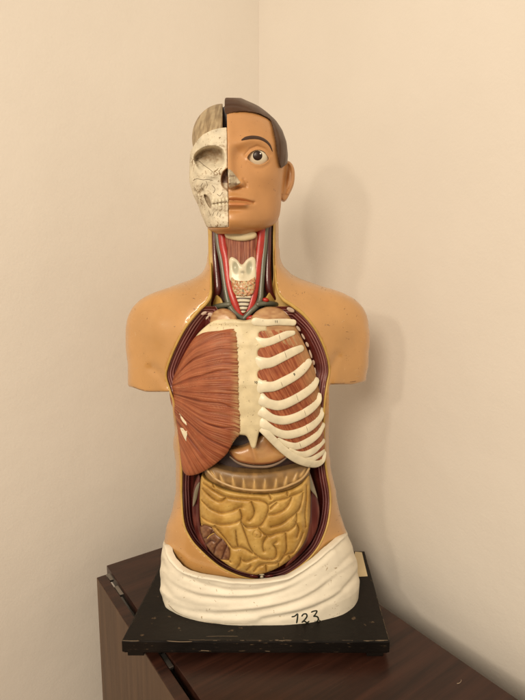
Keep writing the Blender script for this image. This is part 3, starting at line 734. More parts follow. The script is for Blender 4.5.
EYE = [(257.8+(x-257.8)*.92, 157.3+(y-157.3)*.90) for x, y in EYE]
EYES = smooth(EYE, 5)
def fdisp(X, Y):
    h = blob(X, Y, 255, 155, 15, 11.5, -.0085) + blob(X, Y, 238.5, 154, 6.5, 8, -.0050)
    h = h + bump(X, Y, [(238,144),(250,139),(262,140),(271,147)], 5.5, .0035)
    de = dline(X, Y, EYES, True)
    h = h + .0014*np.exp(-(de/1.9)**2) + blob(X, Y, 258, 157, 11, 8, .0040)
    h = h - .0016*np.exp(-(dline(X, Y, [(245,155),(250,149),(257,146),(265,149),(270,155)])/1.2)**2)
    h = h - .0010*np.exp(-(dline(X, Y, [(247,163),(254,169),(263,168.5),(269,164)])/1.6)**2)
    # nose
    nz = np.interp(Y, [140, 150, 160, 170, 178, 183, 186.5, 189], [.003, .006, .010, .0155, .0205, .0205, .013, .0])
    wd = np.interp(Y, [140, 160, 175, 184, 190], [6.5, 6, 7.5, 8.5, 8])
    h = h + nz*np.exp(-(np.abs(X-228)/wd)**2.4)
    h = h + blob(X, Y, 241, 183.2, 4.0, 4.2, .0088) - bump(X, Y, [(243.5,179),(246.2,183),(246,187)], 1.3, .0028)
    h = h - blob(X, Y, 237.5, 187.6, 4.5, 1.4, .009)
    # mouth
    h = h + blob(X, Y, 230, 203, 20, 15, .0062)
    h = h + bump(X, Y, [(227,196.8),(235,196.4),(244,197.8),(252,201)], 2.4, .0034) - bump(X, Y, [(227,200.4),(236,200.4),(245,201.0),(253,202.6)], 1.5, .0056)
    h = h + bump(X, Y, [(227,204.4),(237,204.6),(245,204.8)], 2.4, .0052) - blob(X, Y, 232, 210, 13, 2.6, .0050)
    h = h - blob(X, Y, 254.5, 202.8, 2.4, 2.4, .0012) - bump(X, Y, [(229,190),(229,196)], 1.6, .0012)
    h = h + blob(X, Y, 232, 222, 13, 8, .0066)
    h = h + blob(X, Y, 266, 177, 12, 9, .0030) - blob(X, Y, 262, 198, 9, 13, .0028)
    h = h - bump(X, Y, [(246,186),(250,192),(254,198)], 3, .0010)
    return h
def head_f(X, Y, Z, disp, grow=0.0, back=True):
    t, D, n = hd(X, Y, grow=grow)
    B = np.interp(Y, HY, HB) + grow*.0019
    fr_ = Z < HC
    Zd = np.where(fr_, (HC-Z-disp)/D, (Z-HC)/B); Zd = np.maximum(Zd, 0)
    g = (np.abs(t)**n + Zd**n)**(1/n) - 1
    return g*.05
HCUT = [(200,113.8),(225.4,113.6),(235,112),(247.4,111.8),(258,113.6),(265,116.6),(270.4,120.6),(272.8,128.5),(275.4,141),(277.6,156),(280.6,167.2),(300,167),(310,60),(200,60)]
def f_face(X, Y, Z):
    dsp = fdisp(*np.broadcast_arrays(X[:, :, 0], Y[:, :, 0]))[:, :, None]
    g = head_f(X, Y, Z, dsp*ss(HC-.02, HC-.05, Z))
    X2, Y2 = np.broadcast_arrays(X[:, :, 0], Y[:, :, 0])
    split = 226.8 + (Y2-112)*.018
    m = np.where(Y2 < 227.0, split - X2, -3)
    m = np.maximum(m, 100-Y2)*.0019
    m = np.maximum(m, (dpoly(X2, Y2, HCUT) - 2.2)*.0019)
    eye = -dpoly(X2, Y2, EYES)*.0019
    g = np.maximum(g, m[:, :, None])
    g = np.maximum(g, -np.maximum(eye[:, :, None], Z-(HC-.035)))
    und = (HC-.072) + (Y2-231)*.010        # underside of the jaw sweeps back to the neck
    return np.maximum(g, np.where(Y2 > 234, .01, -1)[:, :, None])
face = solid('face', f_face, ((203, 290), (98, 240), (.855, 1.085)), .62, M['face'], torso, it=2)
# eye
ec = P(257.6, 157.2, 0.0)
ye_ = float(yface(np.array([257.6]), np.array([157.2]), 0.0)[0])
def ball(name, c, r, mat, parent, n=28, ax=(1, 1, 1)):
    V = [c + np.array([0, -r, 0])*ax]; 
    for i in range(1, n):
        for j in range(n*2):
            a = math.pi*i/n; b = math.pi*j/n
            V.append(c + np.array([math.sin(a)*math.cos(b)*r, -math.cos(a)*r, math.sin(a)*math.sin(b)*r])*ax)
    V.append(c + np.array([0, r, 0])*ax); m = n*2
    F = [(0, 1+(j+1) % m, 1+j) for j in range(m)] + [(1+i*m+j, 1+i*m+(j+1) % m, 1+(i+1)*m+(j+1) % m, 1+(i+1)*m+j) for i in range(n-2) for j in range(m)] + [(len(V)-1, 1+(n-2)*m+j, 1+(n-2)*m+(j+1) % m) for j in range(m)]
    return mk(name, V, F, mat, parent)
er = .0215
ep = np.array(EYES); yl = yface(ep[:, 0], ep[:, 1], fdisp(ep[:, 0], ep[:, 1])); rim_w = P(ep[:, 0], ep[:, 1], yl)
ecen = P(257.0, 157.4, .9) ; best = .9
for c_ in np.arange(.86, .96, .0004):                  # push the ball back until the whole lid edge stands in front of it
    cc = P(257.0, 157.4, c_)
    dx = rim_w[:, 0]-cc[0]; dz = rim_w[:, 2]-cc[2]; sph = cc[1]-np.sqrt(np.maximum(er**2-dx**2-dz**2, 0))
    ecen = cc
    if (sph > rim_w[:, 1]+.0004).mean() > .93: break
eyeb = ball('eye', ecen, er, M['eye'], face)
eb = bvh(eyeb)
circ = lambda cx, cy, rx, ry, n=28: [(cx+rx*math.cos(2*math.pi*k/n), cy+ry*math.sin(2*math.pi*k/n)) for k in range(n)]
iris = decal('iris', circ(257.6, 155.6, 5.2, 5.3), eb, M['iris'], eyeb, lift=.0004)
decal('eye_glint', circ(260.4, 153.6, .9, .9, 12), eb, M['glint'], eyeb, lift=.0008)
strokes('eyelid_line', eb, [([(247.6,157.6),(249.6,153.8),(253.4,151.2),(258,150.2),(263,151.6),(266.6,155),(268.6,158.4)], .9)], .8, M['line'], eyeb)
fb = bvh(face)
def lens(pts, w):
    q = smooth(pts, 6, False); n = len(q); T = np.gradient(q, axis=0); T /= np.linalg.norm(T, axis=1)[:, None]; Nn = np.stack([-T[:, 1], T[:, 0]], 1)
    ww = np.interp(np.linspace(0, 1, n), np.linspace(0, 1, len(w)), w)[:, None]
    return q, Nn*ww
def ribbon(name, pts, w, tree, mat, parent, lift=.0006):
    q, o = lens(pts, w); V = []; n = len(q); K = 6
    for i in range(n):
        for k in range(K+1):
            s = 2*k/K-1; h = tree.ray_cast(Vector((0, 0, CH)), ray(*(q[i]+o[i]*s)))
            nr = h[1] if h[1].y < 0 else -h[1]
            V.append(np.array(h[0] + nr*lift*(1.3-1.8*s*s)))
    F = [(i*(K+1)+k, i*(K+1)+k+1, (i+1)*(K+1)+k+1, (i+1)*(K+1)+k) for i in range(n-1) for k in range(K)]
    return mk(name, V, F, mat, parent)
ribbon('eyebrow', [(241.4,140.2),(246,138.3),(252,137.4),(259,138),(265,140.6),(269.6,145),(272.4,151.4)], [.6, 2.1, 2.3, 2.1, 1.8, 1.3, .3], fb, M['brow'], face)
# lips keep the face colour but slightly redder
lipm = material('lip_paint', (.52, .21, .075), .34, mott=.1, bump_=.05, coat=.15)
ribbon('lip', [(229.2,198.8),(235,198.6),(243,199.5),(252.4,202.4)], [1.7, 1.8, 1.5, .3], fb, lipm, face, lift=.00025)
ribbon('lip', [(229.2,204.4),(236,204.4),(243,204.4),(251,204.2)], [2.4, 2.4, 1.9, .3], fb, lipm, face, lift=.00025)
# septum piece exposed where the nose is cut away
def c_sep(X, Y, d): return lerp3((.50, .43, .30), (.24, .17, .11), np.clip(vn(X*.5, Y*.5)*1.5-.2, 0, 1))
sy = lambda X, Y: yface(X, Y, fdisp(X, Y))
relief('nose_cartilage', [(228,169.5),(231.6,170.6),(235,174.4),(238.6,179.4),(240.4,182.4),(238,184.6),(234,187),(229.4,188.4),(228.4,180)], lambda X, Y, d: sy(X, Y)-.0006-.0018*infl(d, 1.6)-.0005*vn(X, Y), M['organ'], face, step=.3, skirt=.004, colfn=c_sep, sm=3)
# hair
HAIR = [(224.6,100.6),(226,97.6),(229,97.4),(243,99.4),(255,103.4),(266,110.4),(272,116.6),(278,121.2),(284,131),(287.4,142),(288,153),(287,161),(283.8,166.4),(280.6,167.2),(277.6,156),(275.4,141),(272.8,128.5),(270.4,120.6),(265,116.6),(258,113.6),(247.4,111.8),(235,112),(225.4,113.6)]
HAIR = [(x + (2.2 if 240 < x and i < 12 else 0), y - (1.5 if 2 < i < 9 else 0)) for i, (x, y) in enumerate(HAIR)]
HAIRS = smooth(HAIR, 4)
def f_hair(X, Y, Z):
    X2, Y2 = np.broadcast_arrays(X[:, :, 0], Y[:, :, 0])
    st = .0011*vn((X2*.55+Y2*.75)*.0 + np.hypot(X2-232, (Y2-150)*.9)*.55, np.arctan2(Y2-150, X2-232)*1.2) 
    g = head_f(X, Y, Z, st[:, :, None], grow=2.4)
    d = -dpoly(X2, Y2, HAIRS)*.0019
    back = np.maximum(225-X2, Y2-196)*.0019
    m = np.where(Z < HC+.004, d[:, :, None], np.maximum(back[:, :, None], -1))
    m = np.minimum(np.maximum(d[:, :, None], Z-(HC+.03)), np.maximum(back[:, :, None], (HC+.012)-Z))
    inner = head_f(X, Y, Z, 0.0, grow=-1.5)
    g2 = np.maximum(np.maximum(g, m), (224.6-X2)[:, :, None]*.0019)
    return np.maximum(np.maximum(g2, -inner), (97.6+.02*(X2-226)-Y2)[:, :, None]*.0019)
hair = solid('hair', f_hair, ((220, 294), (92, 200), (.875, 1.095)), .66, M['hair'], face, it=2)
# ear
EAR = [(281,172),(283,164.5),(287,161),(291,162.6),(294,168),(294.8,176),(293.6,185),(290,193),(286.6,199),(283.4,200.6),(281,198),(280,190)]
def d_ear(X, Y, d):
    y0 = .972 + .0009*(X-281)
    rimh = .0050*np.exp(-((d-2.0)/1.5)**2)*(Y < 194)
    hol = .0075*np.exp(-(((X-286+ (Y-178)*.12)/2.3)**2+((Y-178)/11)**2))
    return y0 - .004*infl(d, 2.2) - rimh*.6 + hol
relief('ear', EAR, d_ear, M['face'], face, step=.35, skirt=.016)

# skull half
SOC = [(193.4,158.6),(196.4,153.4),(201.6,149.4),(208,147),(215.6,146.8),(221.6,150),(224,156.5),(223.6,164),(220.4,169.8),(214.6,172.8),(207,173.6),(200.6,172),(196.4,167)]
SOCS = smooth(SOC, 4)
NAS = smooth([(221.4,176),(223.6,171),(227.4,168),(230,168),(230,191),(226,190),(222.6,187),(221,182)], 4)
GAP = smooth([(203.6,194.4),(207,195),(210,199),(211.6,205),(210.6,209),(207.6,205.4),(204.8,199.6)], 4)
def sdisp(X, Y):
    ds = dpoly(X, Y, SOCS); dn = dpoly(X, Y, NAS); dg = dpoly(X, Y, GAP)
    h = -.034*ss(-.6, 3.6, ds + 1.2*ss(160, 150, Y)*(ds > -1))*(1 - .82*ss(156, 171, Y+(X-209)*.12)) - .006*ss(3, 12, ds)
    h = h + .0022*np.exp(-((ds+2.2)/2.2)**2)
    h = h - .016*ss(-.4, 1.8, dn) - .012*ss(-.3, 1.6, dg)
    h = h + blob(X, Y, 226, 170, 5, 10, .0045) 
    h = h + blob(X, Y, 199, 184, 9, 6, .0050) - blob(X, Y, 203, 206, 7, 10, .0040) + blob(X, Y, 221, 200, 10, 9, .0050)
    h = h - bump(X, Y, [(190,193),(196,192),(203,192)], 2.2, .0050)
    h = h + blob(X, Y, 222, 224, 14, 7, .0050) - bump(X, Y, [(206,186),(203,190)], 1.6, .003)
    # teeth
    tz = ss(196.5, 199, Y)*ss(211.5, 209, Y)*ss(211, 213, X)
    h = h + tz*(.0030*np.abs(np.cos((X-228)*math.pi/3.9)) - .0026*np.exp(-((Y-204.2-(X-220)*-.12)/.8)**2))
    h = h + .0007*vn(X*.35, Y*.35) + .0004*vn(X*1.1, Y*1.1)
    return h
def f_skull(X, Y, Z):
    X2, Y2 = np.broadcast_arrays(X[:, :, 0], Y[:, :, 0])
    g = head_f(X, Y, Z, (sdisp(X2, Y2)-.001)[:, :, None]*ss(HC-.005, HC-.03, Z))
    split = 226.8 + (Y2-112)*.018 - .25
    cap = np.interp(X2, [190,193,197,203,212,220,228], [152,147,140.5,134.5,130,128,127.2])
    m = np.maximum(X2-split, np.maximum(cap-Y2, Y2-227.2))*.0019
    return np.maximum(g, m[:, :, None])
def c_skull(X, Y, Z):
    n1 = vn(X*.35, Y*.35) + .6*vn(X*.9, Y*.9)
    b = np.array([.67, .60, .45])[None]*np.ones((len(X), 1))
    orb = ss(-.5, 2.5, dpoly(X, Y, SOCS))*ss(164, 157, Y + (X-209)*.10 + 2*vn(X*.4, Y*.4))*(.72+.25*n1)      # orbit's dirty brown paint with the socket's shade painted in, down to an uneven edge
    nas = ss(-.3, 1.2, dpoly(X, Y, NAS))*.9*(Y < 183) ; gp = ss(-.2, 1, dpoly(X, Y, GAP))*.6
    st = np.clip((n1-.62)*2.2, 0, 1)*.55
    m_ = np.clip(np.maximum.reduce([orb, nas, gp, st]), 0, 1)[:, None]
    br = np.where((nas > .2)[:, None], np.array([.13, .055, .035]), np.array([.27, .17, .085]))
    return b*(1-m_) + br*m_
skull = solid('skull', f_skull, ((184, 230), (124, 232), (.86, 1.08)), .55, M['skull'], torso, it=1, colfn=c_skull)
kb = bvh(skull)
strokes('skull_suture', kb, [[(195,160.5),(199,161.2),(204,165.4),(210,169.6),(213,172.4)], [(193,180.5),(197,178.8),(203,179.8),(208,179.4),(213,180.6)],
   [(203,183),(201,186.5),(203.5,190)], [(206,181),(207.5,185),(206,188.5)], [(222.6,192),(220,196),(217,194)], [(212,185),(215,189),(213.6,193)]], .42, M['line'], skull)
def on1(x, y):
    h_ = kb.ray_cast(Vector((0, 0, CH)), ray(x, y)); return h_[0].y
TE = [(213.4+i*3.35, (200.9 if j == 0 else 205.4) - i*.42, 1.62, 2.25, 0) for j in (0, 1) for i in range(5)]
bits('tooth', [(x, y, a_, b_, on1(x, y)+.0006, c_) for x, y, a_, b_, c_ in TE if x < 228], material('tooth_paint', (.68, .61, .44), .4, mott=.25, msc=120), skull, fl_=.0009)
strokes('tooth_line', kb, [[(211.4,203.8),(217,203),(222,202.2),(227.6,201.4)],
   [(214,212),(212.6,216)], [(218.4,211.6),(217,215.6)], [(208.6,209.6),(210.6,216)], [(221,214),(219.6,217)]], .42, M['line'], skull)
# brain dome
BR = [(192,150),(192,142),(193,130),(196.4,118),(203,109.6),(212,105),(222.6,103.6),(222.8,112),(222.8,132),(212,134),(203,139),(197,146),(194,152)]
def c_br(X, Y, d):
    t = np.clip(.5+.8*vn(X*.55+.15*Y, Y*.12)+.3*vn(X*1.3, Y*.3), 0, 1); return lerp3((.24, .165, .085), (.42, .32, .185), t)
def f_brain(X, Y, Z):
    X2, Y2 = np.broadcast_arrays(X[:, :, 0], Y[:, :, 0])
    e = ((X2-222.8)/30.8)**2 + ((Y2-138)/34.4)**2
    A = np.sqrt(np.maximum(e, 0))[:, :, None]; A = np.abs(A)
    rid = (.0011*vn(X2*.5+.15*Y2, Y2*.1))[:, :, None]
    D = np.where(Z < HC, .076, .090)
    g = (A**2 + (np.maximum(np.abs(Z-HC)-rid, 0)/D)**2)**.5 - 1
    m = np.maximum(X2-222.6, Y2-2.5-np.interp(X2, [190,193,197,203,212,220,228], [152,147,140.5,134.5,130,128,127.2]))*.0019
    return np.maximum(g*.05, m[:, :, None])
solid('brain', f_brain, ((189, 225), (101, 158), (.88, 1.07)), .7, M['brain'], torso, colfn=lambda x, y, z: c_br(x, y, 0), it=2)
# black inner face between brain and hair
relief('cut_face', [(222,108),(227.5,104),(227.5,131),(222,131)], lambda X, Y, d: .945+0*X, M['dark'], torso, step=1, skirt=.08, sm=1)
tube('neck_column', [P(244, 262, .995), P(243, 222, .99), P(242, 205, .985)], [.055, .052, .05], M['dark'], torso, ns=24)

# ------------------------------------------------------------------ drape
def top_py(px):
    return np.interp(px, [158,163,165.5,167.5,171,178,186,197,209,230,250,270,289,303,317,331,340,346,352], [526,530,545,553,560,568.5,573,576.5,578.6,582,583.4,582,578,570.5,560.5,550,542,534,530])
ROW = [500,528,545,560,575,588,600]; RL = [176,170.5,163.4,160.6,160.4,163.5,166]; RR = [336,344,352,356.5,358.5,357.5,356]
FOLD = [([(160,562),(167,578),(185,591),(212,598),(250,599),(280,592),(305,578),(325,560),(342,543)], 3.9, -.0040),
        ([(159,580),(171,599),(193,609),(225,613.5),(262,611.5),(290,604),(315,592),(337,573),(356,552)], 4.2, -.0038),
        ([(184,577),(214,588),(250,591),(285,584),(312,568),(332,552)], 2.6, -.0026),
        ([(262,619),(300,613),(327,602),(348,586),(361,570)], 3.0, -.0036),
        ([(162,570),(176,585),(205,594),(250,595),(285,588),(312,573),(335,552)], 3.0, .0030),
        ([(160,590),(180,605),(215,611),(262,606),(300,597),(330,578),(352,560)], 3.0, .0034),
        ([(168,607),(200,617),(250,619),(300,607),(340,592)], 4.0, .0028)]
NA, NV = 620, 120
A_ = np.linspace(-math.pi, math.pi, NA, endpoint=False)   # 0 = front
def ring(a, z):
    """world point of the drape at angle a and height z (arrays)"""
    _, py0 = proj(0*z, YC+0*z, z)
    l = P(np.interp(py0, ROW, RL), py0, YC)[..., 0]; r = P(np.interp(py0, ROW, RR), py0, YC)[..., 0]
    cx = (l+r)/2; w = (r-l)/2
    Df = np.interp(z, [0, .03, .07, .12], [.1165, .1165, .114, .110]); Db = .105
    c, s = np.cos(a), np.sin(a); e = 2/2.45
    x = cx + w*np.sign(s)*np.abs(s)**e; y = YC - np.where(c > 0, Df, Db)*np.sign(c)*np.abs(c)**e
    return x, y, z
zt = np.full(NA, .06)
for _ in range(14):
    x, y, z = ring(A_, zt); px, py = proj(x, y, z); tgt = top_py(px)
    zt = np.clip(zt + (py-tgt)*.0017*.8, .01, .16)
back = np.cos(A_) < -.02; zt[back] = .135
for _ in range(3): zt = .25*np.roll(zt, 1)+.5*zt+.25*np.roll(zt, -1)
vv = np.linspace(0, 1, NV)
Z_ = zt[:, None]*vv[None]; AA = np.repeat(A_[:, None], NV, 1)
x, y, z = ring(AA, Z_); px, py = proj(x, y, z)
h = 0
for pts, w_, am in FOLD: h = h + bump(px, py, smooth(pts, 4, False), w_, am)
h = h*ss(-.15, .25, np.cos(AA)) + .0010*vn(px*.07, py*.07) + .0002*vn(px*.3, py*.3)
h = h + .002*np.exp(-((1-vv)[None]*zt[:, None]/.004)**2)
nrm = np.stack([np.sin(AA), -np.cos(AA)], -1)
x = x + nrm[..., 0]*h; y = y + nrm[..., 1]*h
edge_in = .010
V = np.stack([x, y, z], -1)
top = V[:, -1].copy(); top[:, 0] -= np.sin(A_)*edge_in*1.4; top[:, 1] += np.cos(A_)*edge_in*1.4; top[:, 2] += .0005
mid = V[:, -1]*.75 + top*.25; mid[:, 2] += .0018
V = np.concatenate([V, mid[:, None], top[:, None]], 1); NV2 = NV+2
ids = np.arange(NA*NV2).reshape(NA, NV2); nx_ = np.roll(ids, -1, 0)
F = np.stack([ids[:, :-1], nx_[:, :-1], nx_[:, 1:], ids[:, 1:]], -1).reshape(-1, 4)
drape = mk('drape', V.reshape(-1, 3), F, M['drape'], torso)
db = bvh(drape)
def n8(x, y): return (250+x/3.5, 530+y/3.5)
strokes('painted_number', db, [[n8(146,304), n8(156,302), n8(166,293)], [n8(167,293), n8(166,308), n8(163,326)],
   [n8(181,302), n8(187,295), n8(196,294), n8(199,302), n8(192,313), n8(181,323)], [n8(181,323), n8(190,319), n8(199,324), n8(207,319)],
   [n8(214,288), n8(224,284), n8(234,284), n8(227,297), n8(222,302)], [n8(222,302), n8(234,303), n8(239,312), n8(231,322), n8(217,328)], ([n8(226,318), n8(222,330), n8(228,326), n8(234,318)], .7), ([n8(240,314), n8(248,318), n8(258,317)], 1.1)], 1.7, M['ink'], drape, lift=.0001)
M['plaster'] = material('bare_plaster', (.42, .36, .26), .8, mott=.3, msc=120, bump_=.4)
chips = [([(346,617),(352,613.5),(358,609)], 2.2), ([(341,620.5),(347,617),(352,615)], 1.6), ([(170,606),(175,611),(180,614)], 1.2), ([(178,616),(188,619)], .8)]
strokes('chipped_plaster', db, chips, 1.4, M['plaster'], drape, lift=.0001, flat=.4)

# ------------------------------------------------------------------ black base
def black_mat():
    m = bpy.data.materials.new('chipped_black_paint'); m.use_nodes = True; nt = m.node_tree; N = nt.nodes; L = nt.links; b = N['Principled BSDF']
    tc = N.new('ShaderNodeTexCoord'); geo = N.new('ShaderNodeNewGeometry')
    n = N.new('ShaderNodeTexNoise'); n.inputs['Scale'].default_value = 9; n.inputs['Detail'].default_value = 8; L.new(tc.outputs['Object'], n.inputs['Vector'])
    r = N.new('ShaderNodeValToRGB'); r.color_ramp.elements[0].position = .35; r.color_ramp.elements[0].color = (.004, .003, .0025, 1); r.color_ramp.elements[1].position = .75; r.color_ramp.elements[1].color = (.011, .0075, .0055, 1)
    L.new(n.outputs['Fac'], r.inputs[0])
    mp = N.new('ShaderNodeMapping'); mp.inputs['Scale'].default_value = (60, 60, 400); L.new(tc.outputs['Object'], mp.inputs['Vector'])
    n2 = N.new('ShaderNodeTexNoise'); n2.inputs['Scale'].default_value = 1; n2.inputs['Detail'].default_value = 4; L.new(mp.outputs[0], n2.inputs['Vector'])
    r2 = N.new('ShaderNodeValToRGB'); r2.color_ramp.elements[0].position = .66; r2.color_ramp.elements[1].position = .72; L.new(n2.outputs['Fac'], r2.inputs[0])
    mx = N.new('ShaderNodeMix'); mx.data_type = 'RGBA'; L.new(r2.outputs[0], mx.inputs['Factor']); L.new(r.outputs[0], mx.inputs['A']); mx.inputs['B'].default_value = (.09, .06, .035, 1)
    L.new(mx.outputs['Result'], b.inputs['Base Color'])
    rr = N.new('ShaderNodeMapRange'); b.inputs['Specular IOR Level'].default_value = .22; rr.inputs['To Min'].default_value = .3; rr.inputs['To Max'].default_value = .6; L.new(n.outputs['Fac'], rr.inputs['Value']); L.new(rr.outputs[0], b.inputs['Roughness'])
    bp = N.new('ShaderNodeBump'); bp.inputs['Strength'].default_value = .25; bp.inputs['Distance'].default_value = .002; L.new(n2.outputs['Fac'], bp.inputs['Height']); L.new(bp.outputs[0], b.inputs['Normal'])
    return m
M['black'] = black_mat()
TZ = -.0345                                   # cabinet top
import bmesh
def prism(name, quad, z0, z1, mat, parent, bev=.002, label=None):
    bm = bmesh.new(); lo = [bm.verts.new((float(p[0]), float(p[1]), z0)) for p in quad]; hi = [bm.verts.new((float(p[0]), float(p[1]), z1)) for p in quad]
    n = len(quad); bm.faces.new(lo[::-1]); bm.faces.new(hi)
    for i in range(n): bm.faces.new((lo[i], lo[(i+1) % n], hi[(i+1) % n], hi[i]))
    bmesh.ops.recalc_face_normals(bm, faces=bm.faces)
    if bev: bmesh.ops.bevel(bm, geom=bm.edges[:], offset=bev, segments=2, profile=.6, affect='EDGES')
    me = bpy.data.meshes.new(name); bm.to_mesh(me); bm.free(); me.materials.append(mat)
    o = bpy.data.objects.new(name, me); COL.objects.link(o)
    if parent is not None: o.parent = parent
    if label: o['label'] = label
    return o
fl, frt, brt = PZ(121.4, 641, 0)[:2], PZ(390, 641.6, 0)[:2], PZ(364.6, 551, 0)[:2]; bl = fl + (PZ(158.6, 569, 0)[:2]-fl)*1.32
ctr = (fl+frt+brt+bl)/4
def inset(k): return [ctr+(p-ctr)*k for p in (fl, frt, brt, bl)]
base = prism('base_board', inset(1.0), -.0225, 0.0, M['black'], torso, .0022)
prism('base_lip', inset(.985), -.0245, -.0227, M['black'], base, .0)
ux = (frt-fl)/np.linalg.norm(frt-fl); uy = (brt-frt)/np.linalg.norm(brt-frt)
for s0 in (fl+ux*.008+uy*.006, frt-ux*.040+uy*.006):
    e = [s0, s0+ux*.030, s0+ux*.030+uy*.26, s0+uy*.26]
    prism('foot_strip', e, TZ+.0002, -.0247, M['black'], base, .001)
pp = [PZ(355, 552, 0)[:2], PZ(361.9, 552.6, 0)[:2], PZ(367.6, 576.4, 0)[:2], PZ(352, 577.4, 0)[:2]]
prism('paper_label', pp, .0003, .0009, M['paper'], base, 0)
bb = bvh(base)
worn = material('worn_edge_wood', (.20, .145, .09), .6, mott=.3, msc=90)
rnd = random.Random(3)
lines = []
for _ in range(26):
    x = rnd.uniform(128, 384); l = rnd.choice([1.5, 2.5, 4, 9, 16]); y = 640.2 + rnd.uniform(-.5, .9)
    x1 = min(x+l, 388); lines.append(([(x, y), ((x+x1)/2, y+rnd.uniform(-.3, .3)), (x1, y+rnd.uniform(-.3, .3))], rnd.uniform(.25, .6)))
lines += [([(206,636.6),(222,636.2),(238,636.4)], .5), ([(167,641),(180,641.8),(192,641.6)], .9), ([(201,650.4),(206,650.8),(209,651)], .8), ([(265,651),(270,651.4)], .4), ([(122.4,640.6),(130,641),(139,641)], .8)]
for _ in range(14):
    t = rnd.random(); a = np.array([389.6, 640]); b_ = np.array([365, 553]); p0 = a+(b_-a)*t; p1 = a+(b_-a)*min(t+rnd.uniform(.02, .10), 1)
    lines.append(([tuple(p0-np.array([.7, 0])), tuple((p0+p1)/2-np.array([.5, 0])), tuple(p1-np.array([.7, 0]))], rnd.uniform(.3, .55)))
for _ in range(8):
    t = rnd.random(); a = np.array([122.4, 640]); b_ = np.array([158, 571]); p0 = a+(b_-a)*t; p1 = a+(b_-a)*min(t+.05, 1)
    lines.append(([tuple(p0+np.array([1, 0])), tuple((p0+p1)/2+np.array([.8, 0])), tuple(p1+np.array([1, 0]))], .3))
def wear(obj, tree, lines, w, mat, lift=.00005, flat=.3):
    tmp = strokes('chip', tree, lines, w, mat, None, lift=lift, flat=flat)
    bm = bmesh.new(); bm.from_mesh(obj.data); n0 = len(bm.faces); bm.from_mesh(tmp.data); bm.faces.ensure_lookup_table()
    k = len(obj.data.materials)
    for f in bm.faces[n0:]: f.material_index = k
    bm.to_mesh(obj.data); bm.free(); obj.data.materials.append(mat); bpy.data.objects.remove(tmp)
wear(base, bb, lines, .5, worn)
def flecks(boxes, n, lmax, wmax):
    out = []
    for _ in range(n):
        x0, y0, x1, y1 = rnd.choice(boxes); x, y = rnd.uniform(x0, x1), rnd.uniform(y0, y1); a_ = rnd.uniform(0, 6.28); l = rnd.uniform(.3, 1)**2*lmax
        out.append(([(x, y), (x+math.cos(a_)*l*.5+rnd.uniform(-.2, .2), y+math.sin(a_)*l*.5+rnd.uniform(-.2, .2)), (x+math.cos(a_)*l, y+math.sin(a_)*l)], rnd.uniform(.25, wmax)))
    return out
grime = material('brown_grime', (.22, .115, .045), .6, mott=.3, msc=150)
sk = bvh(skin)
wear(skin, sk, flecks([(131,310,165,385), (335,300,362,380), (180,285,205,300), (178,500,183,560), (336,500,342,540), (290,285,335,300)], 60, 2.6, .7)
     + [([(133,386.6),(138,388.6),(144,390.2)], .8), ([(146,390.8),(154,391.4),(160,391.2)], .6), ([(330,383.6),(338,383.4),(345,383)], .7), ([(350,382),(356,381.2)], .9)], .6, grime, flat=.15)
pale = material('rubbed_paint', (.62, .42, .22), .6, mott=.2)
wear(skin, sk, flecks([(131,310,165,385), (335,300,362,380), (195,278,206,300), (172,510,183,560)], 30, 5, .35), .4, pale, flat=.12)
wear(face, fb, flecks([(231,116,268,132), (232,150,242,175), (246,172,276,215)], 16, 1.4, .6), .4, material('face_chip', (.28, .13, .055), .6), flat=.15)
dirt = material('drape_dirt', (.45, .36, .24), .7, mott=.3, msc=120)
wear(drape, db, flecks([(165,600,175,610), (176,575,215,582), (300,560,345,600), (180,608,260,622), (330,600,352,616), (180,585,250,600)], 60, 3, .6)
     + [([(168,604),(176,612),(190,618)], .7), ([(200,621),(225,623.5),(250,624)], .5), ([(318,621),(335,618),(346,614)], .8)], .5, dirt, flat=.12)
soil = material('paint_soil', (.36, .27, .15), .6, mott=.3, msc=150)
wear(sternum, bvh(sternum), flecks([(241,325,258,430), (205,322,240,328)], 40, 2.6, .5), .4, soil, flat=.12)
wear(skull, kb, flecks([(196,140,225,148), (194,176,220,196), (208,206,226,226), (200,150,224,172)], 36, 2.4, .6), .4, material('skull_soil', (.25, .17, .09), .7, mott=.3), flat=.12)
wear(gut, bvh(gut), flecks([(204,490,305,540), (225,540,290,568)], 36, 1.6, .6), .4, material('gut_soil', (.28, .15, .04), .6, mott=.3), flat=.12)

faint = material('faded_grey_ink', (.035, .03, .024), .6, mott=.3, msc=200)
strokes('faded_number', bb, digits(229, 631.4, 2.2, '1')+digits(236.5, 631, 2.2, '2')+digits(250, 630.4, 2.2, '3'), .6, faint, base, lift=.00005, flat=.2)

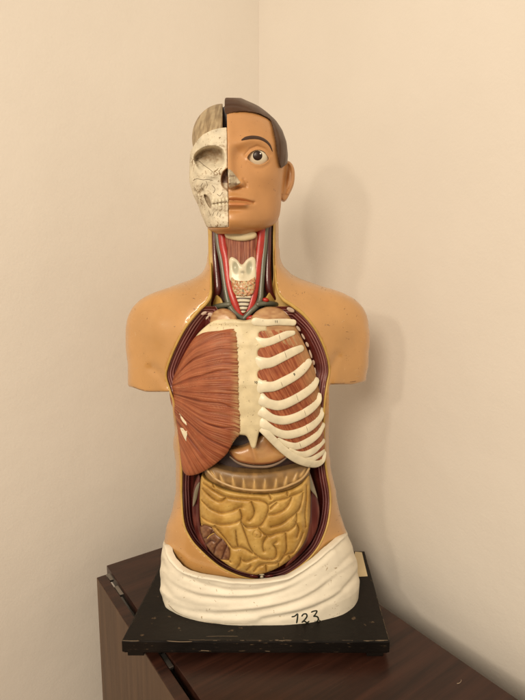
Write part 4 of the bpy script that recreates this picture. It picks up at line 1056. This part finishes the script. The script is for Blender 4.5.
# ------------------------------------------------------------------ cabinet
def wood(name, c0, c1, ang, rough=.35):
    m = bpy.data.materials.new(name); m.use_nodes = True; nt = m.node_tree; N = nt.nodes; L = nt.links; b = N['Principled BSDF']
    tc = N.new('ShaderNodeTexCoord'); mp = N.new('ShaderNodeMapping'); mp.inputs['Rotation'].default_value = (0, 0, ang) if ang is not None else (0, R(90), 0)
    L.new(tc.outputs['Object'], mp.inputs['Vector'])
    mp2 = N.new('ShaderNodeMapping'); mp2.inputs['Scale'].default_value = (1.6, 26, 26); L.new(mp.outputs[0], mp2.inputs['Vector'])
    n = N.new('ShaderNodeTexNoise'); n.inputs['Scale'].default_value = 2; n.inputs['Detail'].default_value = 7; n.inputs['Distortion'].default_value = .8; L.new(mp2.outputs[0], n.inputs['Vector'])
    mp3 = N.new('ShaderNodeMapping'); mp3.inputs['Scale'].default_value = (6, 220, 220); L.new(mp.outputs[0], mp3.inputs['Vector'])
    n2 = N.new('ShaderNodeTexNoise'); n2.inputs['Scale'].default_value = 1; n2.inputs['Detail'].default_value = 3; L.new(mp3.outputs[0], n2.inputs['Vector'])
    ad = N.new('ShaderNodeMath'); ad.operation = 'MULTIPLY_ADD'; ad.inputs[1].default_value = .3; L.new(n2.outputs['Fac'], ad.inputs[0]); L.new(n.outputs['Fac'], ad.inputs[2])
    r = N.new('ShaderNodeValToRGB'); r.color_ramp.elements[0].position = .45; r.color_ramp.elements[0].color = (*c0, 1); r.color_ramp.elements[1].position = .85; r.color_ramp.elements[1].color = (*c1, 1)
    L.new(ad.outputs[0], r.inputs[0]); L.new(r.outputs[0], b.inputs['Base Color'])
    b.inputs['Roughness'].default_value = rough; b.inputs['Specular IOR Level'].default_value = .4
    bp = N.new('ShaderNodeBump'); bp.inputs['Strength'].default_value = .08; bp.inputs['Distance'].default_value = .001; L.new(n2.outputs['Fac'], bp.inputs['Height']); L.new(bp.outputs[0], b.inputs['Normal'])
    return m
WANG = R(-35)
M['wood'] = wood('dark_walnut_laminate', (.017, .0062, .0042), (.050, .018, .011), WANG, .33)
M['side'] = wood('brown_side_laminate', (.062, .032, .016), (.10, .055, .028), None, .5)
cab = empty('wooden_cabinet', 'dark walnut laminate cabinet standing in the room corner under the torso model', 'cabinet')
U = np.array([math.sin(R(35)), -math.cos(R(35))]); Vv = np.array([-math.cos(R(35)), -math.sin(R(35))])   # U: towards the viewer along the right wall; Vv: to the left
w1 = PZ(378, 603, TZ)[:2]; l1 = PZ(106.6, 565.5, TZ)[:2]; s1 = PZ(97, 577, TZ)[:2]
# back corner of the cabinet = crossing of right edge (dir U through w1) and rear edge (dir Vv through l1)
Amat = np.array([U, -Vv]).T; ab = np.linalg.solve(Amat, l1-w1); K = w1 + U*ab[0]
wid = (l1-K) @ Vv; dep = 1.05
prism('cabinet_top', [K, K+Vv*wid, K+Vv*wid+U*dep, K+U*dep], TZ-.024, TZ, M['wood'], cab, .0012)
sd = (s1-K) @ Vv; su = (s1-K) @ U
pan = [K+Vv*sd+U*su, K+Vv*(sd-.020)+U*su, K+Vv*(sd-.020)+U*dep, K+Vv*sd+U*dep]
panel = prism('side_panel_edge', pan, TZ-.060, TZ-.001, M['wood'], cab, .0012)
pan2 = [K+Vv*(sd-.0008)+U*(su+.001), K+Vv*(sd-.019)+U*(su+.001), K+Vv*(sd-.019)+U*(dep-.002), K+Vv*(sd-.0008)+U*(dep-.002)]
prism('side_panel', [K+Vv*(sd+.0006)+U*(su-.0005), K+Vv*(sd-.019)+U*(su-.0005), K+Vv*(sd-.019)+U*dep, K+Vv*(sd+.0006)+U*dep], TZ-.75, TZ-.0022, M['side'], cab, 0)
prism('carcass', [K+Vv*.01+U*.01, K+Vv*(wid-.014)+U*.01, K+Vv*(wid-.014)+U*(dep-.01), K+Vv*.01+U*(dep-.01)], TZ-.75, TZ-.0245, M['wood'], cab, 0)
def zpx(px, py): return PZ(px, py, TZ)[:2]
for a, b_ in (((110.4,571),(114,577.2)), ((115,584.5),(120.4,593)), ((156,654),(163.6,668.5))):
    q0 = zpx(*a); t = (q0-K) @ U; q1 = zpx(*b_); t2 = (q1-K) @ U
    s0 = K+Vv*(wid+.002)+U*t; s2 = K+Vv*(wid+.002)+U*t2
    prism('hinge_plate', [s0, s0+Vv*.009, s2+Vv*.009, s2], TZ-.010, TZ-.0045, M['metal'], cab, .0008)
# small pale chip on the cabinet top
cm = material('pale_chip', (.5, .4, .28), .6, mott=0, bump_=0)
tt = bvh(bpy.data.objects['cabinet_top'])
strokes('chip_mark', tt, [[(457,683.6),(459.6,683),(461.2,681),(461,679.6)]], .8, cm, bpy.data.objects['cabinet_top'], lift=.00005, flat=.3)

scr = material('faint_scratch', (.10, .055, .035), .5, mott=.2)
ctop = bpy.data.objects['cabinet_top']
wear(ctop, bvh(ctop), [([(x, y), (x+dx/2, y+dy/2+.2), (x+dx, y+dy)], w_) for x, y, dx, dy, w_ in ((300,672,22,-9,.22),(402,640,9,-3,.2),(330,690,14,-9,.25),(420,668,7,4,.2),(240,676,12,-6,.2),(140,578,9,-3,.2),(128,575,5,4,.25),(380,690,4,1,.3),(350,668,1.2,.5,.5),(436,652,1,.6,.5),(270,690,1.4,.2,.5),(470,690,1,.3,.4))], .3, scr, flat=.15)
# ------------------------------------------------------------------ room corner
def wall_mat():
    m = bpy.data.materials.new('painted_plaster_wall'); m.use_nodes = True; nt = m.node_tree; N = nt.nodes; L = nt.links; b = N['Principled BSDF']
    tc = N.new('ShaderNodeTexCoord')
    n = N.new('ShaderNodeTexNoise'); n.inputs['Scale'].default_value = 2.2; n.inputs['Detail'].default_value = 6; L.new(tc.outputs['Object'], n.inputs['Vector'])
    r = N.new('ShaderNodeValToRGB'); r.color_ramp.elements[0].position = .3; r.color_ramp.elements[0].color = (.715, .665, .59, 1); r.color_ramp.elements[1].position = .7; r.color_ramp.elements[1].color = (.755, .705, .63, 1)
    L.new(n.outputs['Fac'], r.inputs[0]); L.new(r.outputs[0], b.inputs['Base Color']); b.inputs['Roughness'].default_value = .75
    n2 = N.new('ShaderNodeTexNoise'); n2.inputs['Scale'].default_value = 190; n2.inputs['Detail'].default_value = 5; L.new(tc.outputs['Object'], n2.inputs['Vector'])
    bp = N.new('ShaderNodeBump'); bp.inputs['Strength'].default_value = .2; bp.inputs['Distance'].default_value = .002; L.new(n2.outputs['Fac'], bp.inputs['Height'])
    n3 = N.new('ShaderNodeTexNoise'); n3.inputs['Scale'].default_value = 7; n3.inputs['Detail'].default_value = 3; L.new(tc.outputs['Object'], n3.inputs['Vector'])
    bp2 = N.new('ShaderNodeBump'); bp2.inputs['Strength'].default_value = .25; bp2.inputs['Distance'].default_value = .012; L.new(n3.outputs['Fac'], bp2.inputs['Height']); L.new(bp.outputs[0], bp2.inputs['Normal']); L.new(bp2.outputs[0], b.inputs['Normal'])
    return m
M['wall'] = wall_mat()
GAPW = .125
nR = -Vv                                       # outward normal behind the right edge of the cabinet
w0 = w1 + nR*GAPW
# the corner lies on the ray of the visible vertical line (x of pixel 259)
lx = (259.3-262.5)/FPX
# right wall: w0 + U t ; corner where X/Y = lx/CT (approx.)
k = lx/CT*1.0
t = (k*w0[1]-w0[0])/(U[0]-k*U[1]); CO = w0 + U*t
def wallbox(name, a, b_, n, th=.12):
    o = prism(name, [a, b_, b_+n*th, a+n*th], -.78, 1.9, M['wall'], None, 0); o['kind'] = 'structure'; return o
wallbox('wall_right', CO, CO+U*3.2, nR); wallbox('wall_left', CO+nR*.12-nR*.12, CO+Vv*3.2, -U)
fm = material('floor_board', (.20, .13, .08), .5, mott=.2, msc=6)
o = prism('floor', [np.array(p) for p in ((-4, -4), (4, -4), (4, 3), (-4, 3))], -.80, -.7802, fm, None, 0); o['kind'] = 'structure'

# ------------------------------------------------------------------ light
wd = bpy.data.worlds.new('World'); scene.world = wd; wd.use_nodes = True
bg = wd.node_tree.nodes['Background']; bg.inputs[0].default_value = (1.0, .84, .66, 1); bg.inputs[1].default_value = .80
def area(name, loc, tgt, size, power, col, sy_=None):
    l = bpy.data.lights.new(name, 'AREA'); l.shape = 'RECTANGLE' if sy_ else 'DISK'; l.size = size
    if sy_: l.size_y = sy_
    l.energy = power; l.color = col; o = bpy.data.objects.new(name, l); COL.objects.link(o); o.location = loc
    o.rotation_euler = (Vector(tgt)-Vector(loc)).to_track_quat('-Z', 'Y').to_euler(); return o
area('room_lamp', (-1.25, -.75, 1.25), (0, .95, .4), .17, 8, (1, .86, .68))
area('ceiling_lamp', (-.9, -1.9, 1.75), (0, 1.1, .2), 1.0, 62, (1, .855, .68))

# ------------------------------------------------------------------ camera
cam = bpy.data.cameras.new('camera'); co = bpy.data.objects.new('camera', cam); COL.objects.link(co); scene.camera = co
cam.sensor_fit = 'VERTICAL'; cam.sensor_height = 24; cam.lens = 24*FPX/700; cam.clip_start = .02; cam.clip_end = 50
co.location = (0, 0, CH); co.rotation_euler = (R(90)-TH, 0, 0)
scene.render.resolution_x = 768; scene.render.resolution_y = 1024
scene.view_settings.view_transform = 'Standard'; scene.view_settings.look = 'None'; scene.view_settings.exposure = -.07
